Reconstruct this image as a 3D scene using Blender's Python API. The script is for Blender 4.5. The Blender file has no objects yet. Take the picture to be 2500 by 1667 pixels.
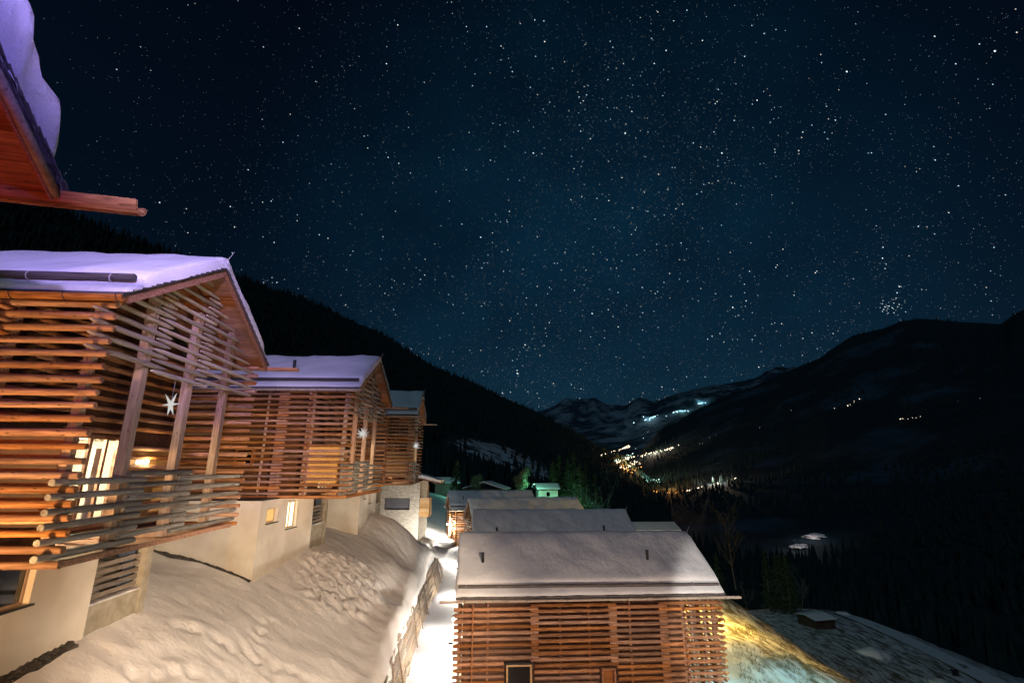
import bpy, bmesh, math, random
import numpy as np
from mathutils import Vector, noise, Matrix
from mathutils.bvhtree import BVHTree
R = math.radians
random.seed(7)
scene = bpy.context.scene
C = scene.collection

# ------------------------------------------------------------------ camera
FOC, PITCH, ROLL = 1170.0, R(14.73), R(0.26)
cam_data = bpy.data.cameras.new('camera')
cam = bpy.data.objects.new('camera', cam_data)
C.objects.link(cam)
cam_data.sensor_width = 36
cam_data.lens = FOC / 2500 * 36
cam_data.clip_start = .1
cam_data.clip_end = 60000
cam.matrix_world = Matrix.Rotation(R(90) + PITCH, 4, 'X') @ Matrix.Rotation(ROLL, 4, 'Z')
scene.camera = cam
scene.render.resolution_x, scene.render.resolution_y = 1024, 682

# ------------------------------------------------------------------ world: night sky, moon
MOON_EL, MOON_AZ = R(38), R(205)
world = bpy.data.worlds.new('World'); scene.world = world; world.use_nodes = True
wn, wl = world.node_tree.nodes, world.node_tree.links
wn.clear()
w_out = wn.new('ShaderNodeOutputWorld'); w_bg = wn.new('ShaderNodeBackground')
w_sky = wn.new('ShaderNodeTexSky'); w_sky.sky_type = 'NISHITA'; w_sky.sun_disc = False
w_sky.sun_elevation = MOON_EL; w_sky.sun_rotation = MOON_AZ
w_tint = wn.new('ShaderNodeMix'); w_tint.data_type = 'RGBA'; w_tint.blend_type = 'MULTIPLY'
w_tint.inputs[0].default_value = 1; w_tint.inputs[7].default_value = (.24, .62, .92, 1)
w_bg.inputs[1].default_value = .0036
wl.new(w_sky.outputs[0], w_tint.inputs[6])
w_tc = wn.new('ShaderNodeTexCoord')
w_dot = wn.new('ShaderNodeVectorMath'); w_dot.operation = 'DOT_PRODUCT'
w_dot.inputs[1].default_value = Vector((.16, .93, .33)).normalized()      # heart of the milky way
w_mr = wn.new('ShaderNodeMapRange'); w_mr.interpolation_type = 'SMOOTHSTEP'
w_mr.inputs[1].default_value = .74; w_mr.inputs[2].default_value = 1.0
w_no = wn.new('ShaderNodeTexNoise'); w_no.inputs['Scale'].default_value = 5; w_no.inputs['Detail'].default_value = 5
w_m2 = wn.new('ShaderNodeMath'); w_m2.operation = 'MULTIPLY'
w_add = wn.new('ShaderNodeMix'); w_add.data_type = 'RGBA'; w_add.blend_type = 'ADD'; w_add.inputs[7].default_value = (.4, 4.6, 9.2, 1)
wl.new(w_tc.outputs['Generated'], w_dot.inputs[0]); wl.new(w_dot.outputs['Value'], w_mr.inputs[0])
wl.new(w_tc.outputs['Generated'], w_no.inputs['Vector'])
wl.new(w_mr.outputs[0], w_m2.inputs[0]); wl.new(w_no.outputs['Fac'], w_m2.inputs[1])
wl.new(w_m2.outputs[0], w_add.inputs[0]); wl.new(w_tint.outputs[2], w_add.inputs[6])
wl.new(w_add.outputs[2], w_bg.inputs[0]); wl.new(w_bg.outputs[0], w_out.inputs[0])
sun_d = bpy.data.lights.new('moon', 'SUN'); sun_d.energy = .2; sun_d.angle = R(.5); sun_d.color = (.5, .8, 1)
sun = bpy.data.objects.new('moon', sun_d); C.objects.link(sun)
mdir = Vector((math.sin(MOON_AZ) * math.cos(MOON_EL), math.cos(MOON_AZ) * math.cos(MOON_EL), math.sin(MOON_EL)))
sun.rotation_euler = mdir.to_track_quat('Z', 'Y').to_euler()
scene.view_settings.view_transform = 'Standard'; scene.view_settings.look = 'None'
scene.view_settings.exposure = 0; scene.view_settings.gamma = 1
scene.cycles.use_denoising = True
scene.cycles.max_bounces = 5; scene.cycles.diffuse_bounces = 3; scene.cycles.glossy_bounces = 2
scene.cycles.transparent_max_bounces = 8; scene.cycles.caustics_reflective = False; scene.cycles.caustics_refractive = False
scene.cycles.sample_clamp_indirect = 3

def ray(px, py):
    """direction through a point of the photograph (2352 px wide), scaled so that y = 1"""
    u = (px / .9408 - 1250) / FOC; v = (833.5 - py / .9408) / FOC
    u, v = u * math.cos(ROLL) - v * math.sin(ROLL), u * math.sin(ROLL) + v * math.cos(ROLL)
    y = math.cos(PITCH) - v * math.sin(PITCH); z = math.sin(PITCH) + v * math.cos(PITCH)
    return Vector((u / y, 1, z / y))
def at(px, py, y): return ray(px, py) * y
def at_z(px, py, z):
    d = ray(px, py); return d * (z / d.z)

# ------------------------------------------------------------------ materials
def new_mat(name, rough=.8):
    m = bpy.data.materials.new(name); m.use_nodes = True
    b = m.node_tree.nodes['Principled BSDF']; b.inputs['Roughness'].default_value = rough
    b.inputs['Specular IOR Level'].default_value = .25
    return m, m.node_tree.nodes, m.node_tree.links, b
def ramp(n, stops):
    r = n.new('ShaderNodeValToRGB'); e = r.color_ramp.elements
    while len(e) < len(stops): e.new(.5)
    for k, (p, c) in enumerate(stops): e[k].position = p; e[k].color = (*c, 1)
    return r
def wood_mat(name, dark, light, axis=(.7, 9, 9), rough=.7, knots=True):
    m, n, l, b = new_mat(name, rough)
    tc = n.new('ShaderNodeTexCoord'); oi = n.new('ShaderNodeObjectInfo')
    off = n.new('ShaderNodeVectorMath'); off.operation = 'SCALE'; off.inputs[0].default_value = (37, 53, 71)
    l.new(oi.outputs['Random'], off.inputs['Scale'])
    ad = n.new('ShaderNodeVectorMath'); l.new(tc.outputs['Object'], ad.inputs[0]); l.new(off.outputs[0], ad.inputs[1])
    mp = n.new('ShaderNodeMapping'); mp.inputs['Scale'].default_value = axis; l.new(ad.outputs[0], mp.inputs[0])
    no = n.new('ShaderNodeTexNoise'); no.inputs['Scale'].default_value = 1.6; no.inputs['Detail'].default_value = 6; no.inputs['Distortion'].default_value = .8
    l.new(mp.outputs[0], no.inputs['Vector'])
    rp = ramp(n, [(.28, dark), (.5, [(a + c) / 2 for a, c in zip(dark, light)]), (.72, light)]); l.new(no.outputs['Fac'], rp.inputs[0])
    col = rp.outputs[0]
    if knots:
        mk = n.new('ShaderNodeMapping'); mk.inputs['Scale'].default_value = tuple(2.2 if a < 2 else 7 for a in axis); l.new(ad.outputs[0], mk.inputs[0])
        vo = n.new('ShaderNodeTexVoronoi'); vo.inputs['Scale'].default_value = 1.5; l.new(mk.outputs[0], vo.inputs['Vector'])
        kr = ramp(n, [(.10, (.16, .12, .1)), (.19, (1, 1, 1))]); l.new(vo.outputs['Distance'], kr.inputs[0])
        mx = n.new('ShaderNodeMix'); mx.data_type = 'RGBA'; mx.blend_type = 'MULTIPLY'; mx.inputs[0].default_value = .8
        l.new(col, mx.inputs[6]); l.new(kr.outputs[0], mx.inputs[7]); col = mx.outputs[2]
    hs = n.new('ShaderNodeHueSaturation'); mr = n.new('ShaderNodeMapRange'); mr.inputs[3].default_value = .62; mr.inputs[4].default_value = 1.25
    l.new(oi.outputs['Random'], mr.inputs[0]); l.new(mr.outputs[0], hs.inputs['Value'])
    wv_ = n.new('ShaderNodeMath'); wv_.operation = 'FRACT'; w7 = n.new('ShaderNodeMath'); w7.operation = 'MULTIPLY'; w7.inputs[1].default_value = 17.3; l.new(oi.outputs['Random'], w7.inputs[0]); l.new(w7.outputs[0], wv_.inputs[0])
    ms = n.new('ShaderNodeMapRange'); ms.inputs[3].default_value = .70; ms.inputs[4].default_value = 1.08; l.new(wv_.outputs[0], ms.inputs[0]); l.new(ms.outputs[0], hs.inputs['Saturation']); l.new(col, hs.inputs['Color'])
    l.new(hs.outputs[0], b.inputs['Base Color'])
    bp = n.new('ShaderNodeBump'); bp.inputs['Strength'].default_value = .35; bp.inputs['Distance'].default_value = .02
    l.new(no.outputs['Fac'], bp.inputs['Height']); l.new(bp.outputs[0], b.inputs['Normal'])
    return m
def mottled(name, a, c, scale=2, rough=.85, bump=.2, dist=.02, detail=6, lo=.35, hi=.65, mapping=None):
    m, n, l, b = new_mat(name, rough)
    tc = n.new('ShaderNodeTexCoord'); no = n.new('ShaderNodeTexNoise'); no.inputs['Scale'].default_value = scale; no.inputs['Detail'].default_value = detail
    src = tc.outputs['Object']
    if mapping:
        mp = n.new('ShaderNodeMapping'); mp.inputs['Scale'].default_value = mapping; l.new(src, mp.inputs[0]); src = mp.outputs[0]
    l.new(src, no.inputs['Vector'])
    rp = ramp(n, [(lo, a), (hi, c)]); l.new(no.outputs['Fac'], rp.inputs[0]); l.new(rp.outputs[0], b.inputs['Base Color'])
    if bump:
        bp = n.new('ShaderNodeBump'); bp.inputs['Strength'].default_value = bump; bp.inputs['Distance'].default_value = dist
        l.new(no.outputs['Fac'], bp.inputs['Height']); l.new(bp.outputs[0], b.inputs['Normal'])
    return m
def snow_mat(name, ripple=(1, 1, 1), strength=.5, col=(.82, .83, .86), crust=1.2):
    m, n, l, b = new_mat(name, .65)
    b.inputs['Base Color'].default_value = (*col, 1)
    tc = n.new('ShaderNodeTexCoord'); mp = n.new('ShaderNodeMapping'); mp.inputs['Scale'].default_value = ripple; l.new(tc.outputs['Object'], mp.inputs[0])
    n1 = n.new('ShaderNodeTexNoise'); n1.inputs['Scale'].default_value = 1.3; n1.inputs['Detail'].default_value = 7; n1.inputs['Roughness'].default_value = .58; l.new(mp.outputs[0], n1.inputs['Vector'])
    b1 = n.new('ShaderNodeBump'); b1.inputs['Strength'].default_value = strength; b1.inputs['Distance'].default_value = .16; l.new(n1.outputs['Fac'], b1.inputs['Height'])
    n2 = n.new('ShaderNodeTexNoise'); n2.inputs['Scale'].default_value = 26; n2.inputs['Detail'].default_value = 3; l.new(tc.outputs['Object'], n2.inputs['Vector'])
    b2 = n.new('ShaderNodeBump'); b2.inputs['Strength'].default_value = .25; b2.inputs['Distance'].default_value = .02; l.new(n2.outputs['Fac'], b2.inputs['Height'])
    n3 = n.new('ShaderNodeTexNoise'); n3.inputs['Scale'].default_value = 6.5; n3.inputs['Detail'].default_value = 6; n3.inputs['Roughness'].default_value = .7; l.new(mp.outputs[0], n3.inputs['Vector'])
    b3 = n.new('ShaderNodeBump'); b3.inputs['Strength'].default_value = min(1, strength * crust); b3.inputs['Distance'].default_value = .06; l.new(n3.outputs['Fac'], b3.inputs['Height'])
    l.new(b1.outputs[0], b3.inputs['Normal']); l.new(b3.outputs[0], b2.inputs['Normal']); l.new(b2.outputs[0], b.inputs['Normal'])
    return m
def add_relief(m, scale, dist):
    n, l = m.node_tree.nodes, m.node_tree.links; b = n['Principled BSDF']; tc = n.new('ShaderNodeTexCoord'); mp = n.new('ShaderNodeMapping'); mp.inputs['Scale'].default_value = (1, .45, 1); l.new(tc.outputs['Object'], mp.inputs[0])
    no = n.new('ShaderNodeTexNoise'); no.inputs['Scale'].default_value = scale; no.inputs['Detail'].default_value = 1.5; no.inputs['Distortion'].default_value = 0; l.new(mp.outputs[0], no.inputs['Vector'])
    bp = n.new('ShaderNodeBump'); bp.inputs['Strength'].default_value = .8; bp.inputs['Distance'].default_value = dist; l.new(no.outputs['Fac'], bp.inputs['Height'])
    old = b.inputs['Normal'].links[0].from_socket; l.new(old, bp.inputs['Normal']); l.new(bp.outputs[0], b.inputs['Normal'])
def emit_mat(name, col, s, sampling=True):
    m = bpy.data.materials.new(name); m.use_nodes = True; n = m.node_tree.nodes; n.clear()
    o = n.new('ShaderNodeOutputMaterial'); e = n.new('ShaderNodeEmission'); e.inputs[0].default_value = (*col, 1); e.inputs[1].default_value = s
    m.node_tree.links.new(e.outputs[0], o.inputs[0])
    if not sampling: m.cycles.emission_sampling = 'NONE'
    return m
def glass_mat(name, tint=(.9, .95, .95), refl=.25):
    m = bpy.data.materials.new(name); m.use_nodes = True; n = m.node_tree.nodes; n.clear(); l = m.node_tree.links
    o = n.new('ShaderNodeOutputMaterial'); t = n.new('ShaderNodeBsdfTransparent'); t.inputs[0].default_value = (*tint, 1)
    g = n.new('ShaderNodeBsdfGlossy'); g.inputs['Roughness'].default_value = .03; mx = n.new('ShaderNodeMixShader'); mx.inputs[0].default_value = refl
    l.new(t.outputs[0], mx.inputs[1]); l.new(g.outputs[0], mx.inputs[2]); l.new(mx.outputs[0], o.inputs[0])
    return m
M = {}
M['log'] = wood_mat('larch_log', (.14, .050, .016), (.57, .255, .098))
M['board_dark'] = wood_mat('gap_shade_board', (.042, .017, .008), (.135, .058, .025))  # colour darkened so the gaps behind the logs read as shade
M['guard'] = wood_mat('dark_pole', (.05, .045, .045), (.14, .12, .115))
M['log_grey'] = wood_mat('weathered_log', (.15, .135, .125), (.40, .37, .345))
M['log_pale'] = wood_mat('pale_log', (.26, .20, .15), (.52, .42, .33))
M['post'] = wood_mat('square_post', (.34, .19, .12), (.60, .40, .28), axis=(9, 9, .7))
M['board'] = wood_mat('cladding_board', (.15, .05, .017), (.42, .17, .062))
M['panel'] = wood_mat('spruce_panel', (.52, .29, .10), (.70, .43, .17), axis=(2, 2, 9), knots=False)
M['plank_grey'] = wood_mat('grey_plank', (.13, .10, .08), (.30, .24, .19), axis=(.8, .8, 9))
M['retain'] = wood_mat('stacked_branch', (.22, .155, .10), (.52, .40, .28))
M['plaster'] = mottled('cream_plaster', (.58, .51, .41), (.76, .71, .62), scale=.7, bump=.05, lo=.3, hi=.7)
def plaster_detail(m):
    n, l = m.node_tree.nodes, m.node_tree.links; b = n['Principled BSDF']; tc = n.new('ShaderNodeTexCoord')
    no = n.new('ShaderNodeTexNoise'); no.inputs['Scale'].default_value = 45; no.inputs['Detail'].default_value = 4; l.new(tc.outputs['Object'], no.inputs['Vector'])
    bp = n.new('ShaderNodeBump'); bp.inputs['Strength'].default_value = .3; bp.inputs['Distance'].default_value = .01; l.new(no.outputs['Fac'], bp.inputs['Height']); l.new(bp.outputs[0], b.inputs['Normal'])
plaster_detail(M['plaster'])
M['concrete'] = mottled('board_concrete', (.26, .23, .17), (.38, .34, .27), scale=3, bump=.25)
M['stone'] = mottled('pale_rubble_stone', (.42, .39, .35), (.72, .70, .66), scale=2.4, bump=.6, dist=.06, mapping=(1, 1, 2.6))
M['shingle'] = wood_mat('dark_shingle', (.05, .045, .05), (.17, .15, .15), axis=(9, 2, 2), knots=False)
M['deck'] = mottled('roof_deck', (.05, .035, .025), (.10, .07, .05), scale=3)
M['metal'] = new_mat('dark_metal', .45)[0]; M['metal'].node_tree.nodes['Principled BSDF'].inputs['Base Color'].default_value = (.02, .022, .025, 1)
M['steel'] = new_mat('grey_steel', .4)[0]; M['steel'].node_tree.nodes['Principled BSDF'].inputs['Base Color'].default_value = (.35, .35, .36, 1)
M['sign'] = mottled('slate_panel', (.13, .14, .18), (.17, .18, .22), scale=1, rough=.4, bump=0)
M['curtain'] = mottled('blue_grey_curtain', (.035, .05, .07), (.07, .09, .12), scale=3, rough=.95)
M['snow_slope'] = snow_mat('slope_snow', (.7, 1.2, 1), .5, (.84, .82, .80))
M['snow_roof'] = snow_mat('roof_snow', (.8, .3, 1), .6)
M['snow_clump'] = snow_mat('clumped_snow', (2.6, 2.6, 2.6), 1.0)
add_relief(M['snow_roof'], .7, .30)
M['snow_path'] = snow_mat('trodden_snow', (1.6, .5, 1), .5)
M['gravel'] = mottled('dark_gravel', (.02, .02, .018), (.10, .09, .08), scale=9, bump=.8, dist=.05)
M['pane'] = glass_mat('window_pane', (.95, .97, .95), .08)
M['pane_dark'] = glass_mat('dark_pane', (.25, .3, .3), .13)
M['lit_window'] = emit_mat('lit_window', (1, .60, .20), 1.0)
M['lit_bright'] = emit_mat('lit_window_bright', (1, .86, .55), 2.4)
M['lamp_white'] = emit_mat('lamp_white', (1, .93, .8), 6)
M['star'] = emit_mat('paper_star', (1, .97, .92), .62)  # weak glow put into the white paper of all three stars
M['curtain_inside'] = mottled('net_curtain', (.6, .58, .5), (.75, .72, .66), scale=2)

# ------------------------------------------------------------------ mesh helpers
class MB:
    def __init__(s): s.v = []; s.f = []
    def box(s, x0, x1, y0, y1, z0, z1):
        k = len(s.v)
        s.v += [(x0, y0, z0), (x1, y0, z0), (x1, y1, z0), (x0, y1, z0), (x0, y0, z1), (x1, y0, z1), (x1, y1, z1), (x0, y1, z1)]
        s.f += [tuple(k + i for i in q) for q in ((0, 3, 2, 1), (4, 5, 6, 7), (0, 1, 5, 4), (1, 2, 6, 5), (2, 3, 7, 6), (3, 0, 4, 7))]
        return s
    def poly_prism(s, pts, vec):
        """polygon pts (3d list) extruded by vec"""
        k = len(s.v); n = len(pts)
        s.v += [tuple(p) for p in pts] + [tuple(Vector(p) + Vector(vec)) for p in pts]
        s.f += [tuple(range(k, k + n))[::-1], tuple(range(k + n, k + 2 * n))]
        s.f += [(k + i, k + (i + 1) % n, k + n + (i + 1) % n, k + n + i) for i in range(n)]
        return s
    def tube(s, pts, radii, n=6, cap=True):
        k = len(s.v); pts = [Vector(p) for p in pts]
        for i, p in enumerate(pts):
            t = (pts[min(i + 1, len(pts) - 1)] - pts[max(i - 1, 0)]).normalized()
            a = t.cross(Vector((0, 0, 1)) if abs(t.z) < .9 else Vector((1, 0, 0))).normalized(); b = t.cross(a)
            for j in range(n):
                w = 2 * math.pi * j / n
                s.v.append(tuple(p + (a * math.cos(w) + b * math.sin(w)) * radii[i]))
        for i in range(len(pts) - 1):
            for j in range(n):
                s.f.append((k + i * n + j, k + i * n + (j + 1) % n, k + (i + 1) * n + (j + 1) % n, k + (i + 1) * n + j))
        if cap:
            s.f.append(tuple(range(k, k + n))[::-1]); e = k + (len(pts) - 1) * n; s.f.append(tuple(range(e, e + n)))
        return s
    def wall(s, axis, pos, thick, a0, a1, z0, z1, holes=()):
        """wall slab on the plane axis=pos (thickness towards -axis dir), spanning a0..a1 on the other axis, holes (a0,a1,z0,z1)"""
        xs = sorted({a0, a1, *[h[0] for h in holes], *[h[1] for h in holes]}); zs = sorted({z0, z1, *[h[2] for h in holes], *[h[3] for h in holes]})
        for i in range(len(xs) - 1):
            for j in range(len(zs) - 1):
                cx, cz = (xs[i] + xs[i + 1]) / 2, (zs[j] + zs[j + 1]) / 2
                if any(h[0] < cx < h[1] and h[2] < cz < h[3] for h in holes): continue
                if axis == 'x': s.box(pos - thick, pos, xs[i], xs[i + 1], zs[j], zs[j + 1])
                else: s.box(xs[i], xs[i + 1], pos, pos + thick, zs[j], zs[j + 1])
        return s
    def build(s, name, mat, parent=None, smooth=False, weld=False):
        me = bpy.data.meshes.new(name); me.from_pydata(s.v, [], s.f)
        if weld:
            bm = bmesh.new(); bm.from_mesh(me); bmesh.ops.remove_doubles(bm, verts=bm.verts, dist=1e-4)
            seen = {}
            for f in list(bm.faces):                              # drop the inner faces between wall cells
                seen.setdefault(tuple(sorted(v.index for v in f.verts)), []).append(f)
            bmesh.ops.delete(bm, geom=[f for fs in seen.values() if len(fs) > 1 for f in fs], context='FACES_ONLY')
            bm.to_mesh(me); bm.free()
        if smooth: me.polygons.foreach_set('use_smooth', [True] * len(me.polygons))
        return link(name, me, mat, parent)
def link(name, me, mat, parent=None):
    if isinstance(mat, str): mat = M[mat]
    if mat and not me.materials: me.materials.append(mat)
    o = bpy.data.objects.new(name, me); C.objects.link(o); o.parent = parent
    return o
def empty(name, loc, rz=0):
    o = bpy.data.objects.new(name, None); C.objects.link(o); o.location = loc; o.rotation_euler = (0, 0, rz); o.empty_display_size = .3
    return o
def tag(o, label=None, cat=None, group=None, kind=None):
    if label: o['label'] = label
    if cat: o['category'] = cat
    if group: o['group'] = group
    if kind: o['kind'] = kind
    return o
def box(name, mat, parent, *b): return MB().box(*b).build(name, mat, parent)
def lamp(parent, kind, loc, power, col, radius=.08, aim=None, spot=None, blend=.6):
    d = bpy.data.lights.new('lamp_light', kind); d.energy = power; d.color = col
    if kind != 'AREA': d.shadow_soft_size = radius
    o = bpy.data.objects.new('lamp_light', d); C.objects.link(o); o.parent = parent; o.location = loc
    if kind == 'SPOT': d.spot_size = R(spot); d.spot_blend = blend
    if aim is not None: o.rotation_euler = (-Vector(aim)).to_track_quat('Z', 'Y').to_euler()
    return o

# ------------------------------------------------------------------ logs
LOGS = {}
def log_mesh(length, style, var):
    key = (round(length, 2), style, var)
    if key in LOGS: return LOGS[key]
    rnd = random.Random(hash(key) & 0xffff)
    L = key[0]; n = 8; r = .073
    if style == 'pencil': st = [(0, .42), (.05, .62), (min(.34, L * .3), 1), (L * .5, 1), (L - min(.34, L * .3), .97), (L - .05, .6), (L, .4)]
    elif style == 'square': st = [(0, .9), (.025, 1), (L * .35, 1), (L * .7, .98), (L - .025, .96), (L, .86)]
    else: st = [(0, .55), (.04, .8), (.16, 1), (L * .4, 1), (L * .75, .98), (L - .16, .94), (L - .04, .7), (L, .5)]
    bow = rnd.uniform(-.012, .012); v = []; f = []
    for x, s in st:
        q = math.sin(math.pi * x / L) * bow
        for j in range(n):
            w = 2 * math.pi * j / n + .2; rr = r * s * (1 + rnd.uniform(-.06, .06))
            yy, zz = math.cos(w) * rr, math.sin(w) * rr
            if style == 'pencil' and s < .9: yy = yy * 1.15; zz *= .9
            v.append((x, yy + q, zz + q * .5))
    m = len(st)
    for i in range(m - 1):
        for j in range(n): f.append((i * n + j, (i + 1) * n + j, (i + 1) * n + (j + 1) % n, i * n + (j + 1) % n))
    f.append(tuple(range(n))); f.append(tuple(range((m - 1) * n, m * n))[::-1])
    me = bpy.data.meshes.new('log'); me.from_pydata(v, [], f)
    me.polygons.foreach_set('use_smooth', [i < len(f) - 2 for i in range(len(f))])
    LOGS[key] = me; return me
def put_log(parent, axis, start, end, fix, z, mat='log', style='round', name='log', r=1.0):
    """log along axis 'u' (x) or 'v' (y) of its house"""
    L = end - start
    if L < .25: return None
    me = log_mesh(L, style, random.randrange(3))
    mm = M[mat]; key = me.name + mat
    if me.materials and me.materials[0] != mm:
        if key not in LOGS:
            c = me.copy(); c.materials.clear(); c.materials.append(mm); LOGS[key] = c
        me = LOGS[key]
    o = link(name, me, mm, parent)
    s = r * random.uniform(.92, 1.08); j = lambda a: random.uniform(-a, a)
    o.scale = (1, s, s * random.uniform(.94, 1.06)); o.rotation_mode = 'XYZ'
    if axis == 'u': o.location = (start + j(.02), fix + j(.008), z + j(.008)); o.rotation_euler = (0 if style == 'pencil' else j(3), j(.004), j(.003))
    else: o.location = (fix + j(.008), start + j(.02), z + j(.008)); o.rotation_euler = (0 if style == 'pencil' else j(3), j(.004), R(90) + j(.003))
    return o

# ------------------------------------------------------------------ roof with snow
def roof_height(v, W, oe, sl, zr): return zr - sl * abs(v - W / 2)
def make_snow(parent, u0, u1, W, oe, sl, zr, thick, guard=.55, seed=0, step=.45, near_edge=True):
    prof = []                                          # (v, thickness) across
    e = -oe
    prof += [(e + .02, 0), (e + .03, .09), (e + .12, .15), (e + guard - .12, .16), (e + guard - .06, .17)]
    prof += [(e + guard, .20), (e + guard - .03, thick * .55), (e + guard + .03, thick * .85), (e + guard + .16, thick)]
    inner = np.linspace(e + guard + .5, W / 2 - .5, 7 if thick < 1 else 26)
    prof += [(v, thick) for v in inner] + [(W / 2 - .22, thick * .98)]
    full = prof + [(W / 2, thick * .86)] + [(W - v, t) for v, t in reversed(prof)]
    step = step if thick < 1 else .14; us = [u0, u0 + .01, u0 + .06, u0 + .16, u0 + .4]; m = max(2, int((u1 - u0 - .8) / step))
    us += list(np.linspace(u0 + .4, u1 - .4, m + 1)[1:-1]) + [u1 - .4, u1 - .16, u1 - .06, u1 - .01, u1]
    fac = [0, .7, .9, .98] + [1] * (len(us) - 8) + [.98, .9, .7, 0]
    v, f = [], []
    for i, u in enumerate(us):
        for w, t in full:
            n = noise.noise(Vector((u * .5 + seed * 9, w * .5, seed))) * .26 + noise.noise(Vector((u * 1.1, w * .5 + seed * 5, 3))) * .20 + noise.noise(Vector((u * 3.1, w * 1.6 + seed * 5, 6))) * .06
            if thick > 1: n += .13 * noise.noise(Vector((u * 2.4, w * 2.4, 1))) + .09 * noise.noise(Vector((u * 5.5, w * 5.5, 4)))
            jag = (2.2 if thick > 1 else 1) * noise.noise(Vector((u * 2.3 + seed, w * 4, 7))) * .06
            du = jag * (1 if i > len(us) - 6 else -1 if i < 5 else 0) * (t > .1)
            side = -1 if w < W / 2 else 1
            dv = (noise.noise(Vector((u * 1.9, seed, 5))) + .6 * noise.noise(Vector((u * 5.3, seed, 8)))) * .07 if min(w + oe, W + oe - w) < guard + .1 else 0
            v.append((u + du, w + dv * side, roof_height(w, W, oe, sl, zr) + .005 + fac[i] * t * (1 + n)))
    k = len(full)
    for i in range(len(us) - 1):
        for j in range(k - 1): f.append((i * k + j, (i + 1) * k + j, (i + 1) * k + j + 1, i * k + j + 1))
    me = bpy.data.meshes.new('roof_snow'); me.from_pydata(v, [], f); me.polygons.foreach_set('use_smooth', [True] * len(f))
    return link('roof_snow', me, 'snow_roof', parent)
def make_roof(parent, u0, u1, W, oe, sl, zr, thick, seed, gut_near, gut_far, detail=1, chim=(), guard_sides=(0,), gr=1.0, guard=.55):
    """u0..u1: verge to verge. gut_near / gut_far: (start, end) of the gutter logs"""
    ze = zr - sl * (W / 2 + oe); mid = W / 2
    for s in (0, 1):
        V = (lambda v: v) if s == 0 else (lambda v: W - v)
        m = MB(); pts = [(u0, V(-oe), ze - .10), (u0, mid, zr - .10), (u0, mid, zr), (u0, V(-oe), ze)]
        if s: pts = pts[::-1]
        m.poly_prism(pts, (u1 - u0, 0, 0)); rf = m.build('roof_slope', 'deck', parent)
        for ue, d in ((u0, 1), (u1, -1)):            # barge boards at both gable ends
            m = MB(); a, b = ue + .015 * d, ue + .06 * d
            pts = [(a, V(-oe + .01), ze - .30), (a, mid - .002 * (1 - 2 * s), zr - .32), (a, mid - .002 * (1 - 2 * s), zr - .105), (a, V(-oe + .01), ze - .105)]
            m.poly_prism(pts, (b - a, 0, 0)); m.build('barge_board', 'board', parent)
            m = MB(); n = 16                           # overlapping shingle course along the verge
            for k in range(n):
                t0, t1 = k / n, (k + 1.25) / n; v0 = -oe - .05 + t0 * (mid + oe); v1 = -oe - .05 + min(t1, 1) * (mid + oe)
                z0, z1 = ze + (v0 + oe) * sl + .02, ze + (v1 + oe) * sl - .02
                pts = [(ue - .03 * d, V(v0), z0 - .03), (ue - .03 * d, V(v1), z1 - .03), (ue - .03 * d, V(v1), z1 + .01), (ue - .03 * d, V(v0), z0 + .025)]
                m.poly_prism(pts, (.22 * d, 0, 0))
            tag(m.build('shingle_edge', 'shingle', parent), kind='stuff')
        m = MB()                                       # shingle edge along the eave
        m.poly_prism([(u0 - .02, V(-oe - .06), ze - .06), (u0 - .02, V(-oe + .25), ze + .10), (u0 - .02, V(-oe + .25), ze + .16), (u0 - .02, V(-oe - .06), ze + .0)], (u1 - u0 + .04, 0, 0))
        m.build('eave_shingles', 'shingle', parent)
        g = gut_near if s == 0 else gut_far
        if g:
            vy = V(-oe - .13); zz = ze - .17
            m = MB(); pts = []
            for k in range(11): 
                w = math.pi * (1 + k / 10); pts.append((g[0], vy + math.cos(w) * .125 * gr, zz + .06 + math.sin(w) * .13 * gr))
            for k in range(11):
                w = math.pi * (2 - k / 10); pts.append((g[0], vy + math.cos(w) * .085 * gr, zz + .06 + math.sin(w) * .085 * gr))
            m.poly_prism(pts, (g[1] - g[0], 0, 0)); gt = m.build('log_gutter', 'log', parent)
            gt.data.polygons.foreach_set('use_smooth', [False] * len(gt.data.polygons))
            gt.data.materials[0] = M['log_pale' if detail != 2 else 'log']
            if s in guard_sides:
                for u in np.arange(max(u0, g[0]) + .5, min(u1, g[1]), 1.15):
                    m = MB(); q = [(u, vy + math.cos(w) * .135, zz + .06 + math.sin(w) * .14) for w in np.linspace(math.pi * .95, math.pi * 2.05, 9)]
                    m.tube(q, [.012] * 9, 4); m.build('gutter_bracket', 'metal', gt)
        if s in guard_sides:
            gv = -oe + .50; gz = ze + .5 * sl + .22
            p = put_log(parent, 'u', u0 + .1, u1 - .15, V(gv - .12), gz, 'guard', 'square', 'snow_guard', 1.35)
            for u in np.arange(u0 + .55, u1 - .3, 1.9):
                m = MB(); q = [(u, V(gv - .12 + math.cos(w) * .1), gz + math.sin(w) * .1) for w in np.linspace(math.pi * .6, math.pi * 2.2, 8)]
                m.tube(q, [.018] * 8, 4); m.build('guard_strap', 'steel', parent)
    sn = make_snow(parent, u0 - .02, u1 + .02, W, oe, sl, zr, thick, guard=guard, seed=seed, step=.4 if detail else .8)
    if thick > 1: sn.data.materials[0] = M['snow_clump']
    for (u, v, h) in chim:
        z = roof_height(v, W, oe, sl, zr)
        m = MB(); m.tube([(u, v, z), (u, v, z + thick + h)], [.085, .085], 10); c = m.build('flue_pipe', 'metal', parent)
        MB().tube([(u, v, z + thick + h + .002), (u, v, z + thick + h + .05)], [.105, .105], 10).build('flue_cap', 'metal', c)
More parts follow.
